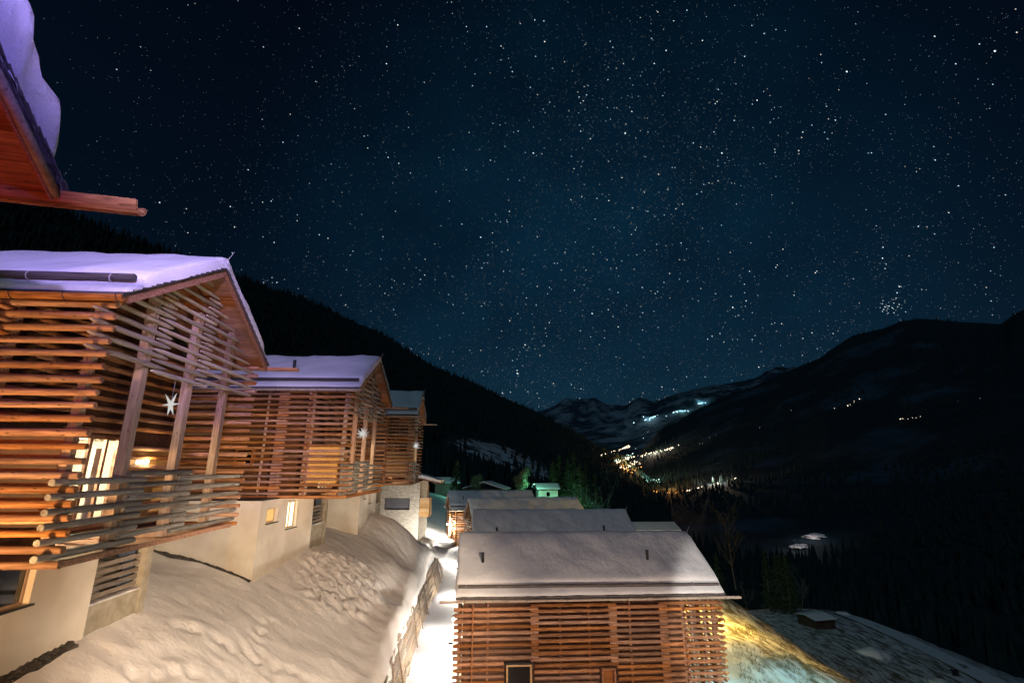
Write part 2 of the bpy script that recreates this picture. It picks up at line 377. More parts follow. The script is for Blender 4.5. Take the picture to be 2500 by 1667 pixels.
    for ue, d in ((u1, 1), (u0, -1)):
        MB().tube([(ue - .15 * d, mid, zr), (ue + .16 * d, mid, zr + thick + .14)], [.018, .014], 5).build('ridge_spike', 'steel', parent)
    return sn

# ------------------------------------------------------------------ left row: chalets on plaster basements
S = .30; W = 7.65; ZR = 8.30; SL = .59; OV = .30; OE = .22; H = 19 * S
def vmin(z): return max(0, (z - (ZR - SL * (W / 2 + OE)) + .28) / SL - OE)
GU = -.24
def gable(parent, rows, sections, u, mat='log', style='pencil', ext=.3):
    for a, b, off in sections:
        for k in rows:
            z = k * S + off; lo = vmin(z); lo2 = lo if lo > .05 else -9
            s, e = max(a, lo2), min(b, W - lo if lo > .05 else 99)
            if e - s > .45: put_log(parent, 'v', s, e, u, z, mat, style, r=.88)
def basement(p, b, wins, detail=1, depth=-4.3):
    """plaster basement set back b from the gable front; wins: openings (v0, v1, z0, z1, kind)"""
    v0, v1 = -1.8, 5.05; u = -b; ins = .3
    holes = [w[:4] for w in wins]
    bw = MB().wall('x', u, ins, v0, v1, depth, -.12, holes).wall('y', v0, ins, -13, u - ins, depth, -.12).build('basement_wall', 'plaster', p, weld=True)
    box('coping', 'metal', p, -13, u + .03, v0 - .04, .14, -.118, -.06)
    for (a0, a1, z0, z1, kind) in wins:
        fr = MB(); d = u - .22
        fr.box(d, d + .06, a0, a0 + .07, z0, z1).box(d, d + .06, a1 - .07, a1, z0, z1).box(d, d + .06, a0 + .07, a1 - .07, z0, z0 + .07).box(d, d + .06, a0 + .07, a1 - .07, z1 - .07, z1)
        if a1 - a0 > 1.25 and kind != 'dark': fr.box(d + .003, d + .057, (a0 + a1) / 2 - .05, (a0 + a1) / 2 + .05, z0 + .07, z1 - .07)
        w = fr.build('window_frame', 'panel' if kind != 'dark' else 'post', p)
        if kind == 'dark':
            box('pane', 'pane_dark', w, d + .02, d + .03, a0 + .07, a1 - .07, z0 + .07, z1 - .07)
            box('dark_room', 'deck', w, d - 1.5, d - .5, a0, a1, z0, z1)
        else: box('pane', 'lit_window' if kind == 'amber' else 'lit_bright', w, d + .02, d + .03, a0 + .07, a1 - .07, z0 + .07, z1 - .07)
        box('window_sill', 'metal', w, u - .2, u + .10, a0 - .06, a1 + .06, z0 - .045, z0 - .003)
    # loggia under the log storey
    box('loggia_back_wall', 'concrete', p, u - 2.6, u - 2.4, v1, W, depth, -.12)
    box('loggia_side_wall', 'plaster', p, u - 2.4, u - .3, v1 - .2, v1, depth, -.12)
    box('loggia_far_wall', 'concrete', p, u - 2.4, u - .32, W - .16, W, depth, -.12)
    box('parapet', 'concrete', p, u - .32, u - .06, v1, W - .32, depth, -2.05)
    box('pillar', 'concrete', p, u - .32, u, W - .32, W - .002, depth, -.12)
    ps = MB()
    box('parapet_snow', 'snow_clump', p, u - .30, u - .05, v1 + .02, W - .33, -2.048, -1.99)
    for k in range(5): box('rail_plank', 'plank_grey', p, u - .25, u - .20, v1 + .02, W - .33, -1.93 + k * .22, -1.79 + k * .22)
    if detail:
        m = MB(); n = 22; top = []; 
        for i in range(n + 1):
            for z, sq in ((-.14, 1), (-.9, .75), (-1.3, .45), (-1.7, .6), (-2.0, .75)):
                v = W - .36 - (i / n) * 1.0 * sq; m.v.append((u - .42 + math.sin(i * 1.6) * .05, v, z))
        for i in range(n):
            for j in range(4): m.f.append((i * 5 + j, i * 5 + j + 1, (i + 1) * 5 + j + 1, (i + 1) * 5 + j))
        c = m.build('curtain', 'curtain', p, smooth=True); c.modifiers.new('thick', 'SOLIDIFY').thickness = .012
    for k in range(int(9 if detail else 1)):
        pass
def chalet(loc, yaw, label, b, wins, seed, side_secs, back=-14.0, thick=.42, chim=(), detail=1):
    p = empty('chalet', loc, yaw); tag(p, label, 'chalet', 'chalets stepping down the left side of the lane')
    basement(p, b, wins, detail)
    box('floor_slab', 'board', p, back, -.10, .10, W - .1, -.11, .02)
    # inner timber room behind the screen
    iu = -2.45
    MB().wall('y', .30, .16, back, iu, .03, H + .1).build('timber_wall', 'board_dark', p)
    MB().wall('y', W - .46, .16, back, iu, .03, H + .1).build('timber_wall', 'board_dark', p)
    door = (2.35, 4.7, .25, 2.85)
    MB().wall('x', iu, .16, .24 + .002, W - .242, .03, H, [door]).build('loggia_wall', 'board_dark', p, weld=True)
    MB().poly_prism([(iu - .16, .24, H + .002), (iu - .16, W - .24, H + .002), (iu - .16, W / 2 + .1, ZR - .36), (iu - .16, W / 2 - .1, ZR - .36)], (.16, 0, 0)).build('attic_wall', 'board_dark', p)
    # glazed door
    fr = MB(); d = iu - .10
    for a in (door[0], 2.95, 3.48, 4.1, door[1] - .1): fr.box(d, d + .08, a, a + .1, door[2], door[3])
    fr.box(d, d + .08, door[0] + .1, 3.48, door[3] - .1, door[3]).box(d, d + .08, 3.58, door[1] - .1, door[3] - .1, door[3]).box(d, d + .08, door[0] + .1, 3.48, door[2], door[2] + .1).box(d, d + .08, 3.58, door[1] - .1, door[2], door[2] + .1)
    df = fr.build('door_frame', 'board', p)
    box('pane', 'pane', df, d + .03, d + .04, door[0] + .1, 3.48, door[2] + .1, door[3] - .1)
    box('pane', 'pane', df, d + .03, d + .04, 3.58, door[1] - .1, door[2] + .1, door[3] - .1)
    rm = MB().box(iu - 3.1, iu - 3, .9, 6.3, .1, 2.9).box(iu - 3, iu - .3, .8, .9, .1, 2.9).box(iu - 3, iu - .3, 6.3, 6.4, .1, 2.9).box(iu - 3, iu - .3, .9, 6.3, 2.8, 2.9).box(iu - 3, iu - .3, .9, 6.3, .05, .15)
    rm.build('room', 'plaster', p)
    m = MB(); n = 14
    for i in range(n + 1): m.v += [(iu - .42 + .05 * (i % 2), 4.2 + .35 * i / n, .2), (iu - .42 + .05 * (i % 2), 4.2 + .35 * i / n, 2.5)]
    for i in range(n): m.f.append((2 * i, 2 * i + 1, 2 * i + 3, 2 * i + 2))
    m.build('inside_curtain', 'curtain_inside', p)
    if detail: lamp(p, 'POINT', (iu - 1.0, 3.4, 2.5), 1300, (1, .84, .56), .12)
    # orange panels of the loggia
    box('side_panel', 'panel', p, iu + .02, -.55, .18, .23, .70, 2.70)
    box('front_panel', 'panel', p, iu + .004, iu + .05, 4.60, W - .45, .30, 2.6)
    # loggia wall lamp of the nearest chalet
    if detail == 2: box('wall_lamp', 'lamp_white', p, iu + .06, iu + .14, 5.45, 5.95, 2.05, 2.25)
    if detail: lamp(p, 'POINT', (iu + .35, 5.7, 2.15), 35 if detail == 2 else 25, (1, .72, .38), .08)  # on the other chalets a light added without any lamp body
    # posts
    for v in (.0, 1.95, 4.1, 6.30):
        t = .11 if 0 < v < W else .09
        u = GU - .2
        box('post', 'post', p, u - t, u + t, v - t + (.2 if v == 0 else 0) - (.2 if v == W else 0), v + t + (.2 if v == 0 else 0) - (.2 if v == W else 0), .03, H + .3 if not 0 < v < W else 6.8)
    for v in (.22, W - .22): box('post', 'post', p, iu + .02, iu + .2, v - .09, v + .09, .03, H + .2)
    # balcony rail and gable screen, both in the front plane
    secs = [(-.32, 2.62, .15), (2.0, 4.78, 0), (4.15, W + .32, .15)]
    for a, e, off in secs:
        for k in range(6):
            put_log(p, 'v', a, e, GU, k * S + (off if off else .3) , 'log_grey', 'square', r=1.05)
    gable(p, range(15, 28), secs, GU, 'log_pale')
    # screen on the loggia wall, above the door
    for a, e, off in ((.3, 2.75, .15), (2.3, 5.0, 0), (4.55, W - .3, .15)):
        for k in range(10, 20): put_log(p, 'v', a, e, iu + .14, k * S + off, 'log', 'pencil')
    for k in range(2, 9): put_log(p, 'v', 4.62, W - .3, iu + .17, k * S + .15, 'log', 'pencil')
    for k in range(2, 9): put_log(p, 'v', .3, 2.3, iu + .14, k * S + .15, 'log', 'pencil')
    # cross wall stubs poking through the side screen
    for k in range(0, 19): put_log(p, 'v', -.36, .22, iu + .1, k * S + .15, 'log', 'square', 'log_end')
    # side screen facing up the lane
    for a, e, off in side_secs:
        for k in range(0, 20):
            put_log(p, 'u', a, e, 0, k * S + off, 'log', 'square' if e > 0 else 'pencil', r=1.13)
    for k in range(0, 20):
        put_log(p, 'u', -2.9, .06, W, k * S, 'log', 'square')
    for u in [a + .3 for a, e, o in side_secs] + [-4.9]:
        if u > back + .5: box('batten', 'post', p, u, u + .1, .10, .20, .03, H)
    # attic ties and rafters seen through the gable
    for u in (-.9, -1.7): 
        for s in (0, 1):
            V = (lambda v: v) if s == 0 else (lambda v: W - v)
            MB().poly_prism([(u, V(.1), roof_height(.1, W, OE, SL, ZR) - .28), (u, W / 2, ZR - .28), (u, W / 2, ZR - .12), (u, V(.1), roof_height(.1, W, OE, SL, ZR) - .12)], (.1, 0, 0)).build('rafter', 'board', p)
    for s in (0, 1):
        for k in range(9):                             # soffit planks
            v0 = -OE + .02 + k * (W / 2 + OE) / 9; v1 = v0 + (W / 2 + OE) / 9 - .012
            za, zb = roof_height(v0, W, OE, SL, ZR), roof_height(v1, W, OE, SL, ZR)
            pts = [(-2.3, v0, za - .14), (-2.3, v1, zb - .14), (-2.3, v1, zb - .105), (-2.3, v0, za - .105)]
            if s: pts = [(a, W - c, z) for a, c, z in pts]
            MB().poly_prism(pts, (2.3 + OV - .07, 0, 0)).build('soffit_plank', 'board', p)
    make_roof(p, back - .2, OV, W, OE, SL, ZR, thick, seed, (back, OV + .12), (back, OV + 1.15), 2 if detail == 2 else 1, chim)
    return p

ch1 = chalet((-9.44, 10.83, -1.99), R(4.12), 'large log chalet nearest on the left with violet snow roof and glazed balcony door', 2.65,
             [(1.45, 2.9, -1.42, -.3, 'dark')], 1, [(-3.4, .06, 0), (-7, -2.9, .15)], back=-14, chim=[(-7.5, 2.0, .25)], detail=2)
ch2 = chalet((-8.957, 27.19, -1.56), R(.48), 'middle log chalet of the left row with two lit basement windows', 3.6,
             [(-1.1, .1, -1.27, -.55, 'amber'), (1.3, 2.6, -1.8, -.35, 'bright')], 2, [(-4.2, .06, 0), (-7.7, -3.6, .15), (-11.5, -7.2, 0)], back=-14, chim=[(-4.3, 1.5, .45)])
ch3 = chalet((-8.638, 43.06, -1.407), R(4.69), 'farthest small log chalet of the left row beside the stone house', 3.8,
             [(-.6, .2, -1.2, -.45, 'dark'), (1.6, 2.6, -1.7, -.35, 'dark')], 3, [(-4.2, .06, 0), (-7.7, -3.6, .15)], back=-12)
w = empty('window_box', (0, 0, 0)); w.parent = ch2
MB().box(-6.25, -6.17, -.10, .24, 1.55, 2.5).box(-5.33, -5.25, -.10, .24, 1.55, 2.5).box(-6.17, -5.33, -.10, .24, 1.55, 1.62).box(-6.17, -5.33, -.10, .24, 2.43, 2.5).build('window_frame', 'board', w)
box('pane', 'pane_dark', w, -6.17, -5.33, .02, .03, 1.62, 2.43)

# ------------------------------------------------------------------ the near chalet whose eave pokes in at top left
def eave_chalet(loc, yaw):
    p = empty('chalet', loc, yaw)
    tag(p, 'nearest chalet eave at top left with violet snow, shingles and long log gutter', 'chalet')
    back = -9
    box('timber_wall', 'board', p, back, -1.3, .2, W - .2, -1, H)
    secs = [(-.3, 2.62, .15), (2.0, 4.78, 0), (4.15, W + .3, .15)]
    gable(p, range(15, 28), secs, -1.2, 'log')
    for k in range(10, 20): put_log(p, 'u', -3.5, -.95, W, k * S, 'log', 'square')
    n = 9
    for k in range(n):
        v0 = -OE + .02 + k * (W / 2 + OE) / n; v1 = v0 + (W / 2 + OE) / n - .012
        za, zb = roof_height(v0, W, OE, SL, ZR), roof_height(v1, W, OE, SL, ZR)
        MB().poly_prism([(-1.25, W - v0, za - .14), (-1.25, W - v1, zb - .14), (-1.25, W - v1, zb - .105), (-1.25, W - v0, za - .105)], (1.25 + OV - .07, 0, 0)).build('soffit_plank', 'board', p)
    make_roof(p, back, OV, W, OE, SL, ZR, 1.3, 11, None, (back, OV + 1.25), 2, gr=1.65, guard=.3)
    # round log barge and separate shingles at the verge
    ze = ZR - SL * (W / 2 + OE)
    MB().tube([(OV + .03, W + OE - .02, ze - .2), (OV + .03, W + OE - 1.4, ze - .2 + 1.38 * SL), (OV + .03, W / 2, ZR - .22)], [.075, .08, .08], 10).build('barge_pole', 'log_pale', p, smooth=True)
    sh = MB().poly_prism([(-.14, -.16, 0), (.0, -.16, 0), (.0, .10, .0), (-.14, .10, 0)], (0, 0, .028)).build('shingle', 'shingle', p); sh.hide_render = False
    k = 0
    for row in range(2):
        for i in range(26):
            v = W + OE + .06 - i * .16 - row * .05; z = ze + (W + OE - v) * SL + .035 - .05 * row
            o = sh if k == 0 else sh.copy()
            if k: C.objects.link(o)
            o.location = (OV + .10 - row * .03 + random.uniform(-.015, .015), v, z); o.rotation_euler = (-math.atan(SL) - .16 + random.uniform(-.05, .05), 0, 0); o.scale = (random.uniform(.95, 1.2), 1, 1); k += 1
    return p
ch0 = eave_chalet((-6.513, -.262, -1.17), R(13.04))

# ------------------------------------------------------------------ right row: log houses below the lane
WA = 8.27; ZRA = 3.216; SLA = .566; OVA = .22; OEA = .35; LA = 15.0
def vminA(z): return max(0, (z - (ZRA - SLA * (WA / 2 + OEA)) + .28) / SLA - OEA)
def log_house(loc, yaw, label, seed, sides=True, rows=20, chim=(), wins=(), gut=(-1.1, 16.2), loggia=2.2):
    p = empty('log_house', loc, yaw); tag(p, label, 'log house', 'log houses along the right side of the lane')
    zb = -rows * S
    iu = LA - loggia
    holes = [w[:4] for w in wins]
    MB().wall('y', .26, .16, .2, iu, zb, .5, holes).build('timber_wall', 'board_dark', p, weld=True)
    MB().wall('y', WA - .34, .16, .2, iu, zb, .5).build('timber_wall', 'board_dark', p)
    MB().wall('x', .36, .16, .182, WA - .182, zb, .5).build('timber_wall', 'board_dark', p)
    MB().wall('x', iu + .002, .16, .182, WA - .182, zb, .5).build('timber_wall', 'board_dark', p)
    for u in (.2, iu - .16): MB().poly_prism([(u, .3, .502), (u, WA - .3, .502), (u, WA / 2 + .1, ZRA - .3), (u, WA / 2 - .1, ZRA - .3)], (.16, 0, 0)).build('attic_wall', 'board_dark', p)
    box('floor_slab', 'board', p, iu + .01, LA - .1, .1, WA - .1, zb, zb + .12)
    for u, v in ((LA - .2, .2), (LA - .2, WA - .2), (iu + .1, .1), (LA - .2, WA * .36), (LA - .2, WA * .64)): box('post', 'post', p, u - .1, u + .1, v - .1 + .05, v + .1 + .05, zb + .121, .45)
    if sides:
        secs = [(-.3, 4.45, 0, 'square'), (4.0, 8.95, .15, 'square'), (8.5, 11.95, 0, 'round'), (11.45, LA + .3, .15, 'round')]
        for a, e, off, st in secs:
            for k in range(rows + 1):
                z = -k * S + off
                cuts = [(w[0] - .14, w[1] + .14) for w in wins if w[2] - .12 < z < w[3] + .12 and w[0] < e and w[1] > a]
                cuts.sort(); s = a
                for c0, c1 in cuts + [(e, e)]:
                    if c0 - s > .3: put_log(p, 'u', s, min(c0, e), 0, z, 'log', st, r=1.33)
                    s = max(s, c1)
        for u in (1.6, 5.7, 7.35, 9.75, 13.4, 14.2): box('batten', 'log_pale' if u > 12 else 'board', p, u - .06, u + .06, .09, .256, zb, .25)
        for k in range(rows): put_log(p, 'v', -.34, .22, iu + .1, -k * S - .15, 'log', 'square', 'log_end')
    gsec = [(-.32, 3.0, -.15), (2.5, 5.6, 0), (5.1, WA + .32, -.15)]
    for a, e, off in gsec:
        for k in range(-10, rows):
            z = -k * S + off; lo = vminA(z); s, q = (max(a, lo), min(e, WA - lo)) if lo > .05 else (a, e)
            if q - s > .45:
                put_log(p, 'v', s, q, 0, z, 'log', 'round')
                if sides and (k % 1 == 0): put_log(p, 'v', s, q, LA, z, 'log', 'round')
    for (a0, a1, z0, z1, kind) in wins:
        fr = MB().box(a0, a0 + .09, -.10, .2, z0, z1).box(a1 - .09, a1, -.10, .2, z0, z1).box(a0 + .09, a1 - .09, -.10, .2, z1 - .09, z1).box(a0 + .09, a1 - .09, -.10, .2, z0, z0 + .07)
        w = fr.build('window_frame', 'board' if kind != 'glass' else 'panel', p)
        if kind == 'glass':
            box('pane', 'pane_dark', w, a0 + .09, a1 - .09, .1, .11, z0 + .07, z1 - .09)
            box('roller_blind', 'metal', w, a0 - .05, a1 + .05, -.12, .05, z1 + .003, z1 + .12)
            box('curtain_panel', 'curtain', w, a0 + .15, a0 + .55, .2, .22, z0 + .1, z1 - .1)
            box('window_bar', 'panel', w, a0 + .09, a1 - .09, .06, .13, z0 + .32, z0 + .38)
            box('dark_room', 'deck', w, a0, a1, .8, 2, z0, z1)
        else: box('hatch', 'board', w, a0 + .09, a1 - .09, .12, .16, z0 + .07, z1 - .09)
    if sides:
        q = [(.75, -OEA - .2, .35), (.75, -.12, .05), (.75, -.12, zb)]
        MB().tube(q, [.045] * 3, 8).build('downpipe', 'log', p)
    make_roof(p, -OVA, LA + OVA + .1, WA, OEA, SLA, ZRA, .42, seed, gut, (-.5, LA + .5), 1, chim, guard_sides=(0,) )
    return p
hA = log_house((-2.874, 29.785, -7.706), R(4.57), 'large log house in the foreground right of the lane, snow roof with two flue pipes', 21,
               chim=[(1.3, 1.55, .5), (11.55, 1.65, .5)], wins=[(2.65, 4.05, -4.7, -2.75, 'glass'), (7.95, 8.75, -4.05, -3.05, 'hatch')])
hB = log_house((-3.24, 46.07, -7.58), R(5.24), 'second log house, snow roof showing directly behind the foreground roof', 22, sides=False, chim=[(2.0, .9, .4), (12.1, .9, .5)])
hC = log_house((-4.62, 63.97, -7.53), R(13.5), 'third log house of the right row with its lane gable showing', 23, sides=False, gut=(-1.0, 15))
hD = log_house((-10.2, 86.0, -7.60), R(13), 'farthest log house of the right row with a bright lamp at its corner', 24, sides=True, chim=[(2.2, 1.6, .5)], gut=(-1.0, 15))

# ------------------------------------------------------------------ ground near the houses
def tps(ctrl):
    P = np.array(ctrl, float); X = P[:, :2]; n = len(P)
    def K(A, B):
        d = np.sqrt(((A[:, None] - B[None]) ** 2).sum(2)); return np.where(d > 0, d * d * np.log(d + 1e-9), 0)
    A = np.zeros((n + 3, n + 3)); A[:n, :n] = K(X, X) + np.eye(n) * .5; A[:n, n] = 1; A[:n, n + 1:] = X; A[n, :n] = 1; A[n + 1:, :n] = X.T
    w = np.linalg.solve(A, np.concatenate([P[:, 2], [0, 0, 0]]))
    def f(Q):
        Q = np.asarray(Q, float); return K(Q, X) @ w[:n] + w[n] + Q @ w[n + 1:]
    return f
def lip_x(y): return float(np.interp(y, [0, 24.5, 29.4, 45, 55, 62], [-3.6, -5.56, -6.27, -7.45, -7.95, -9.5]))
upper = tps([(-5.56, 24.5, -9.3), (-6.27, 29.4, -9.3), (-6.9, 37, -9.2), (-7.45, 45, -8.9), (-7.95, 55, -8.9), (-4.8, 15, -9.2), (-3.6, 2, -9.2),
    (-12.1, 12.5, -5.1), (-12.3, 16, -4.85), (-12.5, 18.5, -4.8), (-12.6, 25.4, -5.4), (-17.2, 25.4, -4.1), (-12.6, 32, -4.95), (-12.6, 35, -5.0), (-12.4, 41.3, -5.3), (-12.6, 50, -5),
    (-20, 10, -3.6), (-20, 24, -3.6), (-20, 40, -3.8), (-40, 20, 1), (-40, 45, 1), (-60, 30, 8), (-60, 70, 8), (-10.4, 46, -4.9), (-8.8, 47, -6.6), (-9.6, 40, -6.6),
    (-9, 20, -7.1), (-9.5, 29, -7.0), (-9.0, 35, -7.5), (-9, 62, -9), (-12.6, 58, -7.3), (-14, 75, -9.5), (-30, 90, -5), (-60, 110, 4), (-30, 60, -3), (-10, 6, -6.5), (-14, 3, -4.5), (-20, 120, -9)])
def fbm(x, y, s, o=4): return noise.fractal(Vector((x * s, y * s, 3.3)), 1, 2, o)
FEET = []
_r = random.Random(31)
for (x0, y0, x1, y1, n) in ((-11.6, 18.6, -7.0, 21.5, 16), (-11.4, 14, -8.2, 20, 15), (-8, 16.5, -10.8, 23.5, 16), (-10.9, 12, -7.6, 15.5, 12)):
    for k in range(n):
        t = k / n; FEET.append((x0 + (x1 - x0) * t + _r.gauss(0, .12) + (.14 if k % 2 else -.14), y0 + (y1 - y0) * t + _r.gauss(0, .12)))
def build_upper():
    ys = np.concatenate([np.arange(2, 60, .15), np.arange(60, 112, 1.3)]); ts = np.concatenate([[-.10, -.05, 0], np.arange(.12, 10, .15), np.geomspace(10.1, 52, 22)])
    pts = np.array([(lip_x(y) - t, y) for y in ys for t in ts]); z = upper(pts); nt = len(ts); v = []
    for k, (x, y) in enumerate(pts):
        t = ts[k % nt]; zz = z[k]
        if t < 16:
            zz += noise.noise(Vector((x * .45, y * .22, 1))) * .22 + noise.noise(Vector((x * .9 + y * .5, y * 1.3, 2))) * .05
            zz += .05 * fbm(x, y, 1.1)
            # clumps slid off the roof between the chalets
            dx, dy = (x + 10.0) / 2.3, (y - 31.5) / 5.2; m = max(0, 1 - (dx * dx + dy * dy) + .5 * noise.noise(Vector((x * .9, y * .6, 8))))
            if m > 0:
                c = noise.voronoi(Vector((x * 2.7, y * 2.5, 0)))[0][0]
                c2 = noise.voronoi(Vector((x * 5.0, y * 4.4, 4)))[0][0]
                zz += min(1, m * 3) * (.20 * (1 - c * 1.6) + .20 * (1 - c2 * 1.5) + .12 * noise.noise(Vector((x * 4.5, y * 4.5, 1))) + .04)
            # trampled foot of the near wall
            m2 = max(0, 1 - ((x + 10.5) / 2.4) ** 2 - ((y - 17) / 5.5) ** 2)
            zz += m2 * .10 * noise.noise(Vector((x * 1.9, y * 1.9, 9)))
            for fx, fy in FEET:
                q = ((x - fx) / .2) ** 2 + ((y - fy) / .26) ** 2
                if q < 4: zz += -.11 * math.exp(-q) + .03 * math.exp(-(q - 2.2) ** 2)
            # wind crust at the lip
            zz += .25 * math.exp(-((t - .5) / .5) ** 2) + .12 * noise.noise(Vector((y * .8, t, 5))) * math.exp(-t)
        if t < 0: zz -= (.35, .12)[1 if t > -.08 else 0] 
        v.append((x + (noise.noise(Vector((y * .9, 0, 2))) * .12 if t < 1 else 0), y, zz))
    ny = len(ys); f = [(j * nt + i, (j + 1) * nt + i, (j + 1) * nt + i + 1, j * nt + i + 1) for j in range(ny - 1) for i in range(nt - 1)]
    me = bpy.data.meshes.new('snow_slope'); me.from_pydata(v, [], f); me.polygons.foreach_set('use_smooth', [True] * len(f))
    o = link('snow_slope', me, 'snow_slope'); tag(o, kind='structure'); return o
slope = None
lower = tps([(-5, 5, -11.2), (-5, 20, -11.2), (-6, 35, -11.2), (-4.5, 35, -11.2), (-7, 50, -11.2), (-5, 50, -11.3), (-8.5, 62, -11.4), (-10, 78, -11.7), (-12, 86, -12.3), (-14, 66, -10.2), (-30, 70, -6), (-24, 95, -9), (-16, 84, -11.4),
    (0, 34, -12), (6, 34, -13), (13, 34, -13.2), (13.5, 28, -12.8), (5, 22, -12.2), (-2, 20, -11.3), (13, 20, -12.5), (20, 34, -14.0), (26, 56, -16.5), (30, 75, -17.5), (25, 40, -15.2), (22, 28, -14.2),
    (35, 56, -21.5), (44, 75, -28), (34, 40, -20), (30, 28, -18), (60, 110, -33), (88, 148, -38), (88, 94, -38), (60, 60, -34), (120, 120, -48), (160, 160, -62), (160, 80, -60), (170, 20, -60), (60, 20, -32), (25, 8, -16), (10, 5, -12.5),
    (0, 50, -12.5), (0, 70, -13.5), (10, 60, -14.5), (10, 90, -17.5), (20, 110, -22), (0, 110, -13), (0, 140, -16), (-15, 110, -9.5), (-20, 150, -8.5), (30, 150, -36), (60, 200, -56), (0, 200, -34), (120, 240, -75), (-40, 200, -20), (-60, 130, -4), (-60, 240, -25), (200, 240, -80)])
def field_mat():
    m = snow_mat('field_snow', (1.2, .6, 1), .8); n, l = m.node_tree.nodes, m.node_tree.links; b = n['Principled BSDF']
    ge = n.new('ShaderNodeNewGeometry'); sp = n.new('ShaderNodeSeparateXYZ'); l.new(ge.outputs['Position'], sp.inputs[0])
    mr = n.new('ShaderNodeMapRange'); mr.inputs[1].default_value = 13; mr.inputs[2].default_value = 20; l.new(sp.outputs['X'], mr.inputs[0])
    mp = n.new('ShaderNodeMapping'); mp.inputs['Rotation'].default_value = (0, 0, R(-38)); mp.inputs['Scale'].default_value = (1.0, .34, 1); l.new(ge.outputs['Position'], mp.inputs[0])
    no = n.new('ShaderNodeTexNoise'); no.inputs['Scale'].default_value = 1.0; no.inputs['Detail'].default_value = 10; no.inputs['Roughness'].default_value = .68; l.new(mp.outputs[0], no.inputs['Vector'])
    rp = ramp(n, [(.44, (0, 0, 0)), (.58, (1, 1, 1))]); l.new(no.outputs['Fac'], rp.inputs[0])
    mu = n.new('ShaderNodeMath'); mu.operation = 'MULTIPLY'; l.new(mr.outputs[0], mu.inputs[0]); l.new(rp.outputs[0], mu.inputs[1])
    mx = n.new('ShaderNodeMix'); mx.data_type = 'RGBA'; mx.inputs[6].default_value = (.80, .81, .84, 1); mx.inputs[7].default_value = (.15, .125, .075, 1)
    l.new(mu.outputs[0], mx.inputs[0]); l.new(mx.outputs[2], b.inputs['Base Color'])
    return m
M['field'] = field_mat()
slope = build_upper()
def build_lower():
    ys = np.concatenate([np.arange(3, 100, .9), np.arange(100, 262, 4)]); xs = np.concatenate([np.linspace(0, 1, 14)[:-1] * 0, ])
    xs = np.concatenate([np.arange(0, 46, .7), np.arange(46, 215, 4)])
    left = lambda y: float(np.interp(y, [0, 25, 50, 57, 66, 110, 250], [-4.6, -6.3, -8.6, -9.5, -30, -60, -90]))
    v = []; nx = len(xs); tot = xs[-1]; pts = []
    for y in ys:
        l = left(y); r = 205
        a = np.concatenate([np.linspace(l, -2, 12)[:-1], np.arange(-2, 46, .8), np.arange(46, r, 4)]); pts += [(x, y) for x in a]; nx = len(a)
    pts = np.array(pts); z = lower(pts)
    for k, (x, y) in enumerate(pts):
        zz = z[k]
        if x > 9:
            a = min(1, (x - 9) / 4); zz += a * (.35 * noise.noise(Vector(((x * .5 - y * .22), (y * .15 + x * .12), 4))) + .25 * fbm(x, y, .3) + .05 * fbm(x, y, 1.3))
        elif x < -2: zz += .06 * noise.noise(Vector((x * 1.6, y * .5, 1))) + .04 * fbm(x, y, 1.4)
        v.append((x, y, zz))
    f = [(j * nx + i, j * nx + i + 1, (j + 1) * nx + i + 1, (j + 1) * nx + i) for j in range(len(ys) - 1) for i in range(nx - 1)]
    me = bpy.data.meshes.new('snow_ground'); me.from_pydata(v, [], f); me.polygons.foreach_set('use_smooth', [True] * len(f))
    o = link('snow_ground', me, 'field'); tag(o, kind='structure'); return o
ground = build_lower()
def ground_z(x, y): return float(lower(np.array([(x, y)]))[0])

# dark gravel strips bared along the foot of the plaster walls
def gravel_strip(house, u0, v0, u1, v1, du, dv, label, dz):
    m = MB(); n = 40; k = 7
    for i in range(n + 1):
        t = i / n; u, v = u0 + (u1 - u0) * t, v0 + (v1 - v0) * t
        wd = 1 + .35 * noise.noise(Vector((i * .3, u0, 2)))
        for j in range(k):
            q = j / (k - 1) * wd; w = on_house(house, u + du * q, v + dv * q, 0)
            m.v.append((w.x, w.y, float(upper(np.array([(w.x, w.y)]))[0]) + dz - .3 * (j == k - 1) + .06 * random.random()))
    m.f = [(i * k + j, i * k + j + 1, (i + 1) * k + j + 1, (i + 1) * k + j) for i in range(n) for j in range(k - 1)]
    o = m.build('gravel_strip', 'gravel'); tag(o, label, 'gravel', kind='stuff')
def on_house(h, u, v, z): return Matrix.Translation(h.location) @ Matrix.Rotation(h.rotation_euler.z, 4, 'Z') @ Vector((u, v, z))
gravel_strip(ch1, -2.65, .5, -2.65, 4.6, .3, 0, 'dark gravel strip at the foot of the nearest plaster wall', .04)
gravel_strip(ch2, -9.5, -1.8, -3.6, -1.8, 0, -.22, 'dark gravel strip along the shaded side of the middle basement', .05)

